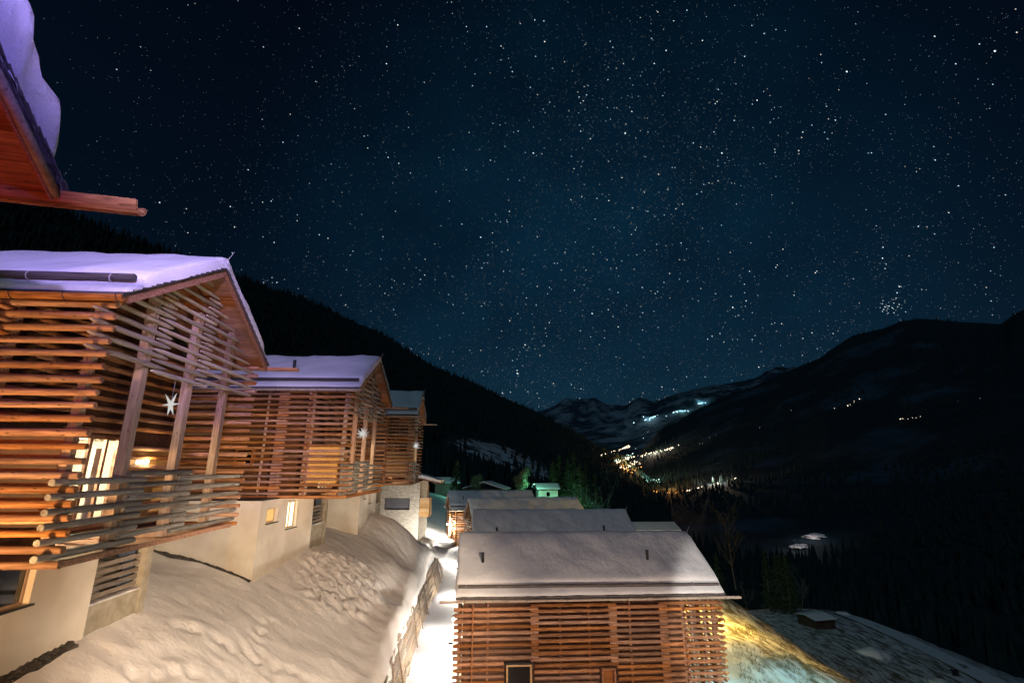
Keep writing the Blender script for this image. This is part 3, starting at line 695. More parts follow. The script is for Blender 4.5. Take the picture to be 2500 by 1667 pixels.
# ------------------------------------------------------------------ retaining wall of stacked branches beside the lane
rw = empty('retaining_wall', (-6.3, 34, -11.2)); tag(rw, 'low retaining wall of stacked crooked logs between snow slope and bright lane', 'retaining wall')
bot_x = lambda y: float(np.interp(y, [0, 29.6, 36.2, 51.4, 60], [-3.6, -5.6, -6.27, -7.0, -7.6]))
o0 = Vector((-6.3, 34, -11.2)); nrow = 12; ycur = 8.0
while ycur < 57:
    seg = random.uniform(2.6, 3.8)
    for k in range(nrow):
        y0 = ycur + random.uniform(-.5, .5); y1 = y0 + seg + 1.1; t = (k + .5) / nrow; pts = []; rr = random.uniform(.07, .095)
        ph = random.uniform(0, 6)
        for q in range(5):
            y = y0 + (y1 - y0) * q / 4; x = bot_x(y) * (1 - t) + (lip_x(y) - .02) * t + math.sin(ph + q) * .035 - .05
            z = -11.2 + t * 1.9 + math.sin(ph * 2 + q * .9) * .03 + (q - 2) * .035
            pts.append(Vector((x, y, z)) - o0)
        MB().tube(pts, [rr * .92, rr, rr, rr * .97, rr * .88], 7).build('stacked_log', 'retain', rw, smooth=True)
    if random.random() < .55:
        y = ycur + random.uniform(0, 2); d = random.uniform(1.0, 2.4)
        MB().tube([Vector((bot_x(y) + .16, y, -11.3)) - o0, Vector((lip_x(y + d) + .14, y + d, -9.25)) - o0], [.05, .045], 6).build('stake', 'retain', rw, smooth=True)
    ycur += seg

# ------------------------------------------------------------------ stars of paper hanging on the balconies
def paper_star(loc, n, r, label, flat, cord):
    p = empty('hanging_star', loc); tag(p, label, 'star', 'paper stars hanging on the balconies')
    m = MB()
    dirs = []
    if flat:
        for k in range(n): a = 2 * math.pi * k / n + .2; dirs.append(Vector((.12 * math.sin(k * 2.1), math.cos(a), math.sin(a))))
    else:
        for k in range(n):
            zz = 1 - 2 * (k + .5) / n; a = k * 2.39996; s = math.sqrt(1 - zz * zz); dirs.append(Vector((s * math.cos(a), s * math.sin(a), zz)))
    for d in dirs:
        d.normalize(); a = d.orthogonal().normalized(); b = d.cross(a); w = r * (.15 if flat else .11); k = len(m.v)
        m.v += [tuple(a * w), tuple(b * w), tuple(-a * w), tuple(-b * w), tuple(d * r * random.uniform(.9, 1.1)), tuple(-d * w * .3)]
        m.f += [(k, k + 1, k + 4), (k + 1, k + 2, k + 4), (k + 2, k + 3, k + 4), (k + 3, k, k + 4), (k + 1, k, k + 5), (k + 2, k + 1, k + 5), (k + 3, k + 2, k + 5), (k, k + 3, k + 5)]
    m.build('points', 'star', p); MB().tube([(0, 0, 0), (0, .03, cord)], [.008, .008], 4).build('cord', 'steel', p)
    return p
def on_house(h, u, v, z): return Matrix.Translation(h.location) @ Matrix.Rotation(h.rotation_euler.z, 4, 'Z') @ Vector((u, v, z))
paper_star(on_house(ch1, -.25, 3.15, 3.72), 6, .37, 'flat six pointed white star hanging on the nearest chalet balcony', True, .8)
paper_star(on_house(ch2, -.25, 3.0, 3.55), 22, .46, 'spiky round white star hanging on the middle chalet balcony', False, .9)
paper_star(on_house(ch3, -.1, 3.0, 3.35), 20, .46, 'small spiky white star hanging on the farthest left chalet', False, .9)

# ------------------------------------------------------------------ lamps
def fixture(name, loc, label, mat='lamp_white', size=.14, group='lamps lighting the lane'):
    p = empty(name, loc); tag(p, label, 'lamp', group)
    MB().tube([(0, 0, -size), (0, 0, size)], [size * .8, size * .8], 10).build('globe', mat, p)
    MB().tube([(0, 0, size + .002), (0, 0, size + .06)], [size * 1.2, size * .6], 10).build('cap', 'metal', p)
    return p
WARM = (1, .86, .68)
for (hh, u, v, z, pw, lab) in ((hA, -.5, 2.2, -2.5, 900, 'wall lamp on the lane side of the foreground log house'), (hA, -.5, 7.6, -2.5, 900, 'added fill lamp at the rear of the foreground house lane side'), (hB, -.5, 1.5, -2.6, 1100, 'wall lamp on the lane side of the second log house'), (hC, -.5, 1.0, -2.6, 2200, 'wall lamp on the lane side of the third log house'), (hD, -.65, -.5, -1.6, 5000, 'bright wall lamp at the corner of the farthest log house')):  # rear lamp on the foreground house is added to brighten the lane
    f = fixture('wall_lamp', on_house(hh, u, v, z), lab); lamp(f, 'POINT', (0, 0, -.3), pw, (1, .92, .80), .12)
def flood(loc, aim, label, pw, col, spot=110, blend=.8, rad=.25):
    p = empty('floodlight', loc); tag(p, label, 'floodlight', 'floodlights by the viewpoint')
    b = box('housing', 'metal', p, -.12, .12, -.10, -.02, -.1, .1); b.rotation_euler = (0, 0, 0)
    lamp(p, 'SPOT', (0, .05, 0), pw, col, rad, aim=Vector(aim) - Vector(loc), spot=spot, blend=blend)
    return p
flood((-.5, -3, 12), (-13, 17, 8.4), 'violet floodlight high above the viewpoint', 19000, (.50, .37, 1), 40, .5)
flood((-3.2, 3.0, 6.8), (-7.8, 6.6, 5.7), 'added violet fill light by the near eave', 1150, (.30, .22, 1), 62, .5)  # second violet source, added for the near eave snow
flood((-3.0, 2.5, 5.0), (-9.9, 15, 4.6), 'added lilac fill light on the nearest gable', 3800, (.85, .66, 1), 34, .9)  # added to tint the gable logs lavender
flood((-8.4, 5.6, 2.4), (-8.3, 7.6, 5.0), 'red lamp under the near eave', 110, (1, .13, .05), 140)
flood((-9.5, 7.5, 1.0), (-10.5, 10.8, 3.0), 'small red lamp facing the nearest chalet', 60, (1, .12, .06), 130)
flood((-10.5, 6.4, -3.5), (-12, 11, -.2), 'amber lamp low between the near chalets', 3000, (1, .56, .22), 112)
flood((2, 1, -3), (-11.5, 15, -.5), 'added cream fill light on the nearest balcony', 3600, (1, .80, .58), 56, .9)  # added to brighten the nearest chalet front
flood((1.5, -1.5, 2.5), (5.0, 30, -10), 'warm floodlight above the viewpoint', 5200, (1, .56, .50), 60, .9)
flood((7, 4, -1), (-11.5, 27, -8.6), 'added warm fill light on the right of the viewpoint', 33000, (1, .75, .53), 52, .6)  # added to light snow slope and basement fronts from the right
flood((2.5, 20.5, -9.4), (3, 30, -9.2), 'warm lamp facing the left half of the foreground log house', 1300, (1, .73, .50), 150)
flood((9.5, 20.5, -9.6), (9.8, 30, -9.2), 'warm lamp facing the right half of the foreground log house', 1550, (1, .75, .54), 150)
flood((9, 2, 0), (14.4, 30, -8.6), 'white spotlight on the right end of the roofs', 22000, (1, .92, .82), 22, .3)
flood((17, 21, -7.5), (16.5, 35, -13.4), 'cool white lamp at the far corner of the viewpoint terrace', 17000, (.42, 1, .97), 52, .7)
# lamps beyond the houses
def pole_lamp(loc, h, pw, col, label, mat):
    p = empty('street_lamp', loc); tag(p, label, 'street lamp')
    MB().tube([(0, 0, -.5), (0, 0, h)], [.06, .05], 8).build('pole', 'metal', p)
    MB().tube([(0, 0, h - .05), (.5, 0, h + .1)], [.035, .03], 6).build('arm', 'metal', p)
    MB().tube([(.5, 0, h + .02), (.5, 0, h + .12)], [.16, .1], 8).build('head', mat, p)
    lamp(p, 'POINT', (.5, 0, h - .2), pw, col, .15)
    return p
M['lamp_amber'] = emit_mat('lamp_amber', (1, .6, .12), 8); M['lamp_green'] = emit_mat('lamp_green', (.4, 1, .7), 8)
pole_lamp((20, 55, ground_z(20, 55)), 4.0, 8500, (1, .60, .10), 'amber street lamp behind the foreground log house', 'lamp_amber')

# ------------------------------------------------------------------ far land
def lerp_poly(poly, x):
    xs = [p[0] for p in poly]
    return [float(np.interp(x, xs, [p[k] for p in poly])) for k in (1, 2)]
def mountain(name, rows, x0, x1, nx, sub, mat, amp, seed, ns, back=True):
    """rows: polylines (px, py, distance) from foot to crest, lofted in world space"""
    xs = np.linspace(x0, x1, nx); cols = []
    for x in xs:
        pts = []
        for r in rows:
            py, d = lerp_poly(r, x); g = ray(x, py); g = g / math.hypot(g.x, g.y); pts.append(g * d)
        col = []
        for i in range(len(pts) - 1):
            for k in range(sub): col.append(pts[i].lerp(pts[i + 1], k / sub))
        col.append(pts[-1])
        if back:
            b = pts[-1]; o = Vector((b.x, b.y, 0)).normalized(); D = math.hypot(b.x, b.y)
            col += [b + o * D * .05 - Vector((0, 0, D * .02)), b + o * D * .3 - Vector((0, 0, D * .25))]
        cols.append(col)
    m = len(cols[0]); v = []
    for i, col in enumerate(cols):
        for j, p in enumerate(col):
            D = math.hypot(p.x, p.y); q = p / ns + Vector((0, 0, seed))
            edge = min(1, j / 3) * (1 if j < m - 3 else .25)
            n = (noise.hetero_terrain(q, .8, 2.1, 6, .7) - .9) * amp * D * edge
            v.append(tuple(p + Vector((0, 0, n))))
    f = [(i * m + j, (i + 1) * m + j, (i + 1) * m + j + 1, i * m + j + 1) for i in range(nx - 1) for j in range(m - 1)]
    me = bpy.data.meshes.new(name); me.from_pydata(v, [], f); me.polygons.foreach_set('use_smooth', [True] * len(f))
    o = link(name, me, mat); tag(o, kind='structure')
    return o, [Vector(q) for q in v], f
def land_mat(name, forest, snow, scale, lo, hi, mapping=(1, 1, 1), patch=None):
    """forest with snow clearings, shaped by noise in world space; patch = (centre, radii) of an open snow slope"""
    m, n, l, b = new_mat(name, .9)
    ge = n.new('ShaderNodeNewGeometry'); mp = n.new('ShaderNodeMapping'); mp.inputs['Scale'].default_value = mapping; l.new(ge.outputs['Position'], mp.inputs[0])
    no = n.new('ShaderNodeTexNoise'); no.inputs['Scale'].default_value = scale; no.inputs['Detail'].default_value = 8; no.inputs['Roughness'].default_value = .62; l.new(mp.outputs[0], no.inputs['Vector'])
    fac = no.outputs['Fac']
    if patch:
        c, r = patch
        sb = n.new('ShaderNodeVectorMath'); sb.operation = 'SUBTRACT'; sb.inputs[1].default_value = c; l.new(ge.outputs['Position'], sb.inputs[0])
        dv = n.new('ShaderNodeVectorMath'); dv.operation = 'DIVIDE'; dv.inputs[1].default_value = r; l.new(sb.outputs[0], dv.inputs[0])
        ln = n.new('ShaderNodeVectorMath'); ln.operation = 'LENGTH'; l.new(dv.outputs[0], ln.inputs[0])
        mr = n.new('ShaderNodeMapRange'); mr.inputs[1].default_value = 1.15; mr.inputs[2].default_value = .6; mr.inputs[3].default_value = -.3; mr.inputs[4].default_value = .17; l.new(ln.outputs['Value'], mr.inputs[0])
        ad = n.new('ShaderNodeMath'); l.new(no.outputs['Fac'], ad.inputs[0]); l.new(mr.outputs[0], ad.inputs[1]); fac = ad.outputs[0]
    rp = ramp(n, [(lo, forest), (hi, snow)]); l.new(fac, rp.inputs[0]); l.new(rp.outputs[0], b.inputs['Base Color'])
    return m
FOREST = (.02, .04, .042); DIMSNOW = (.62, .66, .70)
left_mt, lv, lf = mountain('left_mountain', [
    [(-500, 1000, 70), (300, 1020, 90), (560, 1060, 120), (1000, 1150, 230), (1200, 1190, 270), (1400, 1260, 300), (1540, 1330, 300)],
    [(-500, 830, 260), (300, 870, 300), (560, 930, 380), (1000, 1075, 600), (1200, 1120, 650), (1400, 1190, 650), (1540, 1270, 600)],
    [(-500, 560, 600), (300, 700, 700), (560, 790, 850), (1000, 960, 1300), (1200, 1030, 1400), (1400, 1110, 1400), (1540, 1190, 1200)],
    [(-500, 260, 900), (0, 440, 1000), (300, 556, 1150), (555, 640, 1500), (700, 690, 1800), (860, 760, 2100), (930, 800, 2250), (1000, 845, 2350), (1100, 893, 2500), (1230, 945, 2600), (1300, 985, 2600), (1400, 1045, 2500), (1480, 1095, 2300), (1540, 1150, 2000)]],
    -500, 1540, 150, 9, None, .006, 2, 260)
_b = BVHTree.FromPolygons(lv, lf); hit = lambda px, py: _b.ray_cast(Vector((0, 0, 0)), ray(px, py).normalized())[0]
pc = hit(1160, 1050); pa = hit(1085, 1000); pb = hit(1235, 1100); print('clearing', pc, pa, pb)
PR = (max(abs(pa.x - pb.x) * .95, 90), max(abs(pa.y - pb.y) * 1.2, 300), abs(pa.z - pb.z) * 1.15)
left_mt.data.materials.append(land_mat('left_mountain_forest', FOREST, DIMSNOW, .03, .60, .66, (1, 1, .7), (pc, PR)))
far_mt, fv, ff = mountain('far_mountains', [
    [(1100, 1170, 2600), (1500, 1165, 2600), (2000, 1150, 2600)],
    [(1100, 1085, 3900), (1500, 1080, 3900), (2000, 1050, 3900)],
    [(1100, 1010, 6500), (1350, 1000, 6500), (1500, 985, 6200), (1600, 960, 6000), (2000, 900, 6000)],
    [(1100, 965, 9500), (1230, 945, 9500), (1290, 926, 9500), (1340, 921, 9300), (1365, 914, 9300), (1392, 930, 9300), (1440, 935, 9300), (1470, 917, 9000), (1490, 928, 9000), (1530, 914, 9000), (1560, 905, 9000), (1600, 892, 9000), (1640, 885, 9000), (1700, 878, 9000), (1770, 866, 9000), (2000, 840, 9000)]],
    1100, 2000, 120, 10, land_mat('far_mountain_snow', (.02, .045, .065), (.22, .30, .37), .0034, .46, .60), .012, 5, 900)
right_mt, rv, rf_ = mountain('right_mountain', [
    [(1380, 1300, 330), (1700, 1420, 300), (2000, 1520, 260), (2352, 1640, 230), (2900, 1700, 220)],
    [(1380, 1195, 900), (1700, 1260, 800), (2000, 1330, 700), (2352, 1400, 600), (2900, 1450, 560)],
    [(1380, 1130, 2300), (1540, 1110, 2200), (1700, 1090, 2000), (2000, 1080, 1700), (2352, 1100, 1400), (2900, 1100, 1300)],
    [(1380, 1085, 3600), (1520, 1030, 3400), (1700, 970, 3100), (1900, 910, 2700), (2352, 900, 2200), (2900, 880, 2000)],
    [(1380, 1075, 4200), (1466, 1047, 4200), (1517, 987, 4300), (1581, 958, 4300), (1693, 906, 4300), (1780, 868, 4200), (1840, 840, 4200), (1880, 825, 4100), (1920, 795, 4000), (1960, 770, 4000), (2030, 755, 3900), (2070, 738, 3900), (2110, 732, 3800), (2180, 738, 3800), (2300, 745, 3600), (2330, 722, 3300), (2500, 640, 3000), (2900, 560, 2800)]],
    1380, 2900, 130, 9, land_mat('right_mountain_forest', (.012, .028, .036), (.05, .105, .16), .0035, .52, .74), .006, 8, 500)  # snow tone darkened in colour so the slope reads unlit
vf = MB(); vf.v = [(-30000, -2000, -420), (30000, -2000, -420), (30000, 40000, -420), (-30000, 40000, -420)]; vf.f = [(0, 1, 2, 3)]
tag(vf.build('valley_floor', land_mat('valley_snow', FOREST, (.2, .26, .32), .004, .45, .65)), kind='structure')

bvh = {k: BVHTree.FromPolygons(v, f) for k, v, f in (('left', lv, lf), ('far', fv, ff), ('right', rv, rf_))}
def on_land(px, py, which):
    best = None
    d = ray(px, py).normalized()
    for k in which:
        h = bvh[k].ray_cast(Vector((0, 0, 0)), d)
        if h[0] and (best is None or h[3] < best[1]): best = (h[0], h[3])
    return best[0] if best else None

def knoll(px, py, size, label, seed):  # mound added to stand for a lit patch of snow
    p = on_land(px, py, ('right',)); d = p.length
    bm = bmesh.new(); bmesh.ops.create_icosphere(bm, subdivisions=4, radius=1)
    for v in bm.verts: v.co = v.co * (1 + noise.noise(v.co * 1.5 + Vector((seed, 3, 0))) * .8 + noise.noise(v.co * 4 + Vector((seed, 3, 0))) * .25); v.co.z *= .24
    me = bpy.data.meshes.new('snowy_knoll'); bm.to_mesh(me); bm.free(); me.polygons.foreach_set('use_smooth', [True] * len(me.polygons))
    o = link('snowy_knoll', me, 'snow_clump'); o.location = p; o.scale = (size * d,) * 3; tag(o, label, 'knoll', 'added knolls for the lit patch on the right slope')
    e = pole_lamp(p + Vector((-size * d * 1.5, -size * d * 1.6, -size * d * .3)), size * d * 1.2, 2.2 * d * d * size * size * 14, (1, .84, .76), label.replace('knoll', 'knoll lamp'), 'lamp_white')  # lamp added in front to light the mound
knoll(1872, 1232, .017, 'upper added snowy knoll for the lit patch on the dark right slope', 1)
knoll(1838, 1256, .015, 'lower added snowy knoll for the lit patch on the dark right slope', 5)
# conifer woods: far too many to count, one mass per mountain
def forest(name, verts, faces, count, hmin, hmax, seed, label, keep):
    rnd = random.Random(seed); v = []; f = []; areas = []
    tri = []
    for q in faces:
        a, b_, c, d = (verts[i] for i in q); D = math.hypot(a.x, a.y); tri.append(q); areas.append((b_ - a).cross(d - a).length / (D ** 1.35))
    idx = rnd.choices(range(len(tri)), weights=areas, k=count)
    for i in idx:
        a, b_, c, d = (verts[k] for k in tri[i]); s, t = rnd.random(), rnd.random()
        p = a.lerp(b_, s).lerp(d.lerp(c, s), t)
        if not keep(p): continue
        h = rnd.uniform(hmin, hmax); r = h * rnd.uniform(.13, .2); k = len(v); o = rnd.random() * 3
        for j in range(5): w = o + j * 1.2566; v.append((p.x + math.cos(w) * r, p.y + math.sin(w) * r, p.z - .5 + h * .08))
        v.append((p.x, p.y, p.z + h)); f += [(k + j, k + (j + 1) % 5, k + 5) for j in range(5)]
    me = bpy.data.meshes.new(name); me.from_pydata(v, [], f)
    o = link(name, me, mottled(name + '_needles', (.010, .024, .026), (.02, .042, .04), scale=.2, bump=0)); tag(o, label, 'forest', kind='stuff'); return o
def keep_left(p):
    e = Vector(((p.x - pc.x) / PR[0], (p.y - pc.y) / PR[1], (p.z - pc.z) / PR[2])).length
    return e > .9 or random.random() < .10
forest('conifer_forest', lv, lf, 16000, 13, 26, 3, 'dark conifer forest covering the left mountain', keep_left)
forest('conifer_forest', rv, rf_, 9000, 13, 26, 4, 'dark conifer forest on the right mountain', lambda p: noise.noise(p * .004) > -.15)

# ------------------------------------------------------------------ village lights down the valley
def lights(name, spots, col, strength, which, label, size):
    v = []; f = []
    for (px, py, s) in spots:
        p = on_land(px, py, which)
        if p is None: continue
        D = p.length; r = D * size * s; p = p * (1 - 10 / D); k = len(v)
        for d in ((1, 0, 0), (0, 1, 0), (-1, 0, 0), (0, -1, 0), (0, 0, 1), (0, 0, -1)): v.append(tuple(p + Vector(d) * r))
        f += [(k, k + 1, k + 4), (k + 1, k + 2, k + 4), (k + 2, k + 3, k + 4), (k + 3, k, k + 4), (k + 1, k, k + 5), (k + 2, k + 1, k + 5), (k + 3, k + 2, k + 5), (k, k + 3, k + 5)]
    me = bpy.data.meshes.new(name); me.from_pydata(v, [], f); o = link(name, me, emit_mat(name + '_glow', col, strength, False)); tag(o, label, 'village lights', kind='stuff')
rnd = random.Random(5)
def along(poly, n, jit, s=(.4, 1.0)):
    out = []
    for _ in range(n):
        k = rnd.randrange(len(poly) - 1); t = rnd.random(); a, b = poly[k], poly[k + 1]
        out.append((a[0] + (b[0] - a[0]) * t + rnd.gauss(0, jit), a[1] + (b[1] - a[1]) * t + rnd.gauss(0, jit * .45), rnd.uniform(*s)))
    return out
ALL = ('far', 'right', 'left')
lights('village_lights', along([(1380, 1045), (1430, 1030), (1445, 1024)], 34, 2.2) + along([(1415, 1062), (1440, 1052), (1500, 1040), (1540, 1030), (1560, 1022)], 80, 3) + along([(1430, 1075), (1470, 1060)], 44, 6) + along([(1560, 1130), (1640, 1112), (1690, 1098)], 26, 2), (1, .80, .52), 6.0, ALL, 'warm lights of the village deep in the valley', .0011)
lights('village_lights', along([(1425, 1068), (1450, 1085), (1466, 1070)], 44, 5) + along([(1500, 1128), (1535, 1132), (1580, 1126)], 26, 3), (1, .40, .08), 5.0, ALL, 'orange lights at the bottom of the village', .00095)
lights('village_lights', along([(1410, 1058), (1440, 1050), (1450, 1042)], 16, 4) + along([(1482, 1108), (1500, 1102), (1530, 1110)], 22, 4) , (.62, 1, .82), 5.0, ALL, 'greenish white lights among the village', .00095)
lights('village_lights', along([(1452, 972), (1490, 962), (1515, 950)], 16, 2) + along([(1540, 948), (1565, 943), (1582, 944)], 14, 1.5) + along([(1600, 928), (1618, 924)], 8, 1.2) + [(1478, 957, 1), (1530, 955, .6), (1488, 992, .5), (1478, 1006, .5), (1460, 1030, .4)], (.55, .95, 1), 5.0, ALL, 'row of cool white lights high on the far slope', .00095)
lights('village_lights', along([(1915, 938), (1950, 930), (1975, 916)], 9, 2.5) + [(1974, 916, 1.5)] + along([(2065, 962), (2090, 960), (2120, 955)], 9, 2) + along([(1600, 1026), (1660, 990)], 7, 3, (.3, .6)) + [(2250, 914, .4), (1745, 982, .4), (2200, 920, .35), (1817, 942, .5)], (1, .82, .6), 4.0, ('right',), 'scattered house lights on the dark right mountain', .00055)
def glow(px, py, which, h, pw, col, lab='far village'):
    p = on_land(px, py, which)
    if p is None: return
    e = empty('street_lamp', p); tag(e, 'added glow light among ' + lab, 'street lamp', 'added glow lights of the far village')
    MB().tube([(0, 0, -2), (0, 0, h)], [.3, .2], 5).build('pole', 'metal', e)
    lamp(e, 'POINT', (0, 0, h + 1), pw * 5, col, 1)  # light added above the houses to spread village glow over the snow
VILLAGE_GLOWS = ['the warm white middle of the far village', 'the orange lowest houses of the far village', 'the row of houses climbing right of the far village', 'the orange lit trees below the far village', 'the greenish houses left of the orange trees', 'the warm row right of the orange trees', 'the lower cool white houses on the far slope', 'the middle cool white houses on the far slope', 'the topmost cool white houses on the far slope']
for a, lab in zip(((1440, 1052, ALL, 30, 2.2e5, (1, .8, .5)), (1450, 1075, ALL, 30, 1.6e5, (1, .5, .15)), (1500, 1042, ALL, 30, 1.6e5, (1, .8, .55)), (1535, 1122, ALL, 25, 5e4, (1, .42, .1)), (1492, 1106, ALL, 20, 5e4, (.5, 1, .8)), (1640, 1112, ALL, 20, 6e4, (1, .8, .6)),
          (1490, 962, ALL, 40, 1.0e5, (.6, .9, 1)), (1565, 944, ALL, 40, .9e5, (.5, .95, 1)), (1612, 926, ALL, 40, .8e5, (.4, .9, 1)), ), VILLAGE_GLOWS): glow(*a, lab)

# ------------------------------------------------------------------ trees
def leaf_cloud(m, pts, size, rnd):
    for p in pts:
        a = Vector((rnd.gauss(0, 1), rnd.gauss(0, 1), rnd.gauss(0, 1))).normalized(); b = a.orthogonal().normalized(); s = size * rnd.uniform(.6, 1.3); k = len(m.v)
        m.v += [tuple(p + a * s), tuple(p + b * s * .5), tuple(p - a * s), tuple(p - b * s * .5)]; m.f.append((k, k + 1, k + 2, k + 3))
M['bark'] = mottled('bark', (.10, .085, .07), (.26, .23, .20), scale=3)
M['birch'] = mottled('pale_bark', (.025, .025, .022), (.08, .08, .075), scale=3)
M['needles'] = mottled('larch_needles', (.035, .07, .03), (.09, .13, .05), scale=1.5, bump=0)
M['pale_leaf'] = mottled('pale_twigs', (.16, .2, .11), (.30, .34, .2), scale=1.5, bump=0)
def conifer(loc, h, spread, label, seed, leaf='needles', loose=False):
    rnd = random.Random(seed); p = empty('conifer_tree', loc); tag(p, label, 'tree', 'trees beyond the houses')
    t = MB(); t.tube([(0, 0, -1), (.1, 0, h * .5), (0, .1, h)], [h * .018, h * .012, .02], 7)
    pts = []; n = int(h * (5 if loose else 7))
    for k in range(n):
        z = h * (.12 + .86 * (k / n) ** .9); L = spread * (1 - (z / h) ** 1.3) * rnd.uniform(.6, 1.1) + .2; a = rnd.random() * 6.28; dr = -.25 if not loose else .15
        e = Vector((math.cos(a) * L, math.sin(a) * L, z + L * dr)); t.tube([(0, 0, z), tuple(e * .5 + Vector((0, 0, z * .5 + .1))), tuple(e)], [.05, .03, .01], 4, False)
        for q in range(int(14 * L) + 6):
            s = rnd.random() ** .7; pts.append(Vector((0, 0, z)).lerp(e, s) + Vector((rnd.gauss(0, .16), rnd.gauss(0, .16), rnd.gauss(-.12, .16))) * (.6 + L * .25))
    t.build('trunk', 'bark', p, smooth=True); m = MB(); leaf_cloud(m, pts, .2 if not loose else .2, rnd); m.build('crown', leaf, p)
    return p
def bare_tree(loc, h, label, seed, mat='birch', name='bare_tree', twigs=0, lean=.0):
    rnd = random.Random(seed); p = empty(name, loc); tag(p, label, 'tree', 'trees beyond the houses'); m = MB(); tr = MB(); tips = []
    def grow(mm, a, d, L, r, lev):
        q = [a]; 
        for k in range(3): d = (d + Vector((rnd.gauss(0, .09), rnd.gauss(0, .09), .06))).normalized(); q.append(q[-1] + d * L / 3)
        mm.tube([tuple(x) for x in q], [r, r * .85, r * .7, r * .5], 5 if lev < 2 else 3, False)
        if lev < 4:
            for k in range(7 if lev == 0 else 4 if lev < 3 else 3):
                s = rnd.uniform(.3 if lev == 0 else .2, 1); b = q[0].lerp(q[3], s) if lev else q[min(3, int(s * 3))].lerp(q[min(3, int(s * 3) + 1)], s * 3 % 1)
                w = rnd.random() * 6.28; nd = (d * .75 + Vector((math.cos(w), math.sin(w), .35)) * .8).normalized(); grow(m, b, nd, L * rnd.uniform(.38, .58), max(.012, r * .55), lev + 1)
        else: tips.append(q[-1])
    grow(tr, Vector((0, 0, -.5)), Vector((lean, 0, 1)).normalized(), h * .78, h * .009, 0)
    tr.build('trunk', mat, p, smooth=True); m.build('branches', mat, p)
    if twigs:
        c = MB(); leaf_cloud(c, [t + Vector((rnd.gauss(0, .3), rnd.gauss(0, .3), rnd.gauss(0, .3))) for t in tips for _ in range(twigs)], .12, rnd); c.build('crown', 'pale_leaf', p)
    return p
def ground_at(px, py, y): p = at(px, py, y); return p
def tree_spec(px, base, top, y):
    b = at(px, base, y); t = at(px, top, y); return b, t.z - b.z
b, h = tree_spec(1322, 1235, 1035, 128); conifer(b, h, 5.0, 'tall loose larch standing behind the right row', 1, loose=True)
b, h = tree_spec(1288, 1235, 1040, 140); conifer(b, h, 3.6, 'slim larch left of the tall larch', 2, loose=True)
b, h = tree_spec(1350, 1230, 1055, 150); conifer(b, h, 3.8, 'dark larch right of the tall larch', 12, loose=True)
b, h = tree_spec(1272, 1230, 1055, 135); conifer(b, h, 3.0, 'narrow spruce beside the white hut', 3)
b, h = tree_spec(1308, 1235, 1050, 133); conifer(b, h, 4.2, 'bushy larch between the slim and the tall larch', 15, loose=True)
b, h = tree_spec(1372, 1240, 1085, 138); conifer(b, h, 4.0, 'lower dark larch at the right end of the larch clump', 16, loose=True)
b, h = tree_spec(1336, 1235, 1062, 122); conifer(b, h, 4.2, 'full larch in front of the larch clump', 17, loose=True)
b, h = tree_spec(1048, 1130, 1055, 118); conifer(b, h, 1.9, 'slender green spruce above the green lit barn', 4)
b, h = tree_spec(1095, 1130, 1098, 108); bare_tree(b, h * 1.1, 'small frosted bush behind the snowy green roof', 5, 'birch', 'shrub', 6)
b, h = tree_spec(1198, 1140, 1093, 116); bare_tree(b, h * 1.15, 'round pale lit tree between the green roof and white hut', 6, 'birch', 'leafy_tree', 14)
b, h = tree_spec(1392, 1260, 1075, 120); bare_tree(b, h, 'bare birch standing right of the larches', 7)
b, h = tree_spec(1355, 1225, 1155, 112); bare_tree(b, h, 'thin leaning bare sapling below the larches', 8, lean=-.35)
b, h = tree_spec(1690, 1345, 1165, 85); bare_tree(b, h, 'tall bare birch to the right of the foreground roof', 9)
for k in range(34):
    rr = random.Random(100 + k); px = rr.uniform(1380, 1830); y = rr.uniform(120, 190) + (1830 - px) * .08; gz = ground_z(ray(px, 1250).x * y, y); x = ray(px, 1250).x * y
    conifer((x, y, gz - 1), rr.uniform(9, 17), rr.uniform(2, 3.2), 'dark tree in the wood beyond the right row', 200 + k, loose=k % 2 == 0) if k % 3 else bare_tree((x, y, gz - 1), rr.uniform(8, 14), 'dark bare tree in the wood beyond the right row', 300 + k, 'bark')

# ------------------------------------------------------------------ buildings beyond the chalets
sh = empty('stone_house', (-15.4, 57.5, -8.5), R(2)); tag(sh, 'pale stone house wall with a long grey window beyond the chalets', 'house')
MB().wall('y', 0, .4, -2, 4.9, -1, 6.9, [(1.05, 3.75, 3.85, 5.0)]).box(4.5, 4.9, .4, 7, -1, 6.9).build('wall', 'stone', sh, weld=False)
box('window_panel', 'sign', sh, 1.05, 3.75, .12, .18, 3.85, 5.0)
MB().box(1.0, 1.05, -.03, .2, 3.8, 5.05).box(3.75, 3.8, -.03, .2, 3.8, 5.05).box(1.05, 3.75, -.03, .2, 3.8, 3.85).box(1.05, 3.75, -.03, .2, 5.0, 5.05).build('window_frame', 'metal', sh)
bl = empty('balcony', (0, 0, 0)); bl.parent = sh
for k in range(7): box('balcony_board', 'panel', bl, 4.92, 6.0, .15, .20, 3.0 + k * .3, 3.285 + k * .3)
MB().box(5.9, 6.0, .2, 2.5, 3.0, 5.1).build('balcony_side', 'panel', bl)
MB().box(5.75, 5.9, .05, .148, 5.1, 6.6).build('balcony_post', 'board', bl)
MB().poly_prism([(4.6, -.3, 7.2), (7.3, -.3, 6.6), (7.3, -.3, 6.75), (4.6, -.3, 7.35)], (0, 4, 0)).build('balcony_roof', 'board', sh)
m = MB().poly_prism([(4.6, -.28, 7.352), (7.28, -.28, 6.755), (7.25, -.28, 7.05), (4.6, -.28, 7.75)], (0, 3.9, 0)); m.build('roof_snow', 'snow_roof', sh)
lamp(sh, 'POINT', (5.3, -2.5, 1.5), 600, (1, .9, .75), .1)
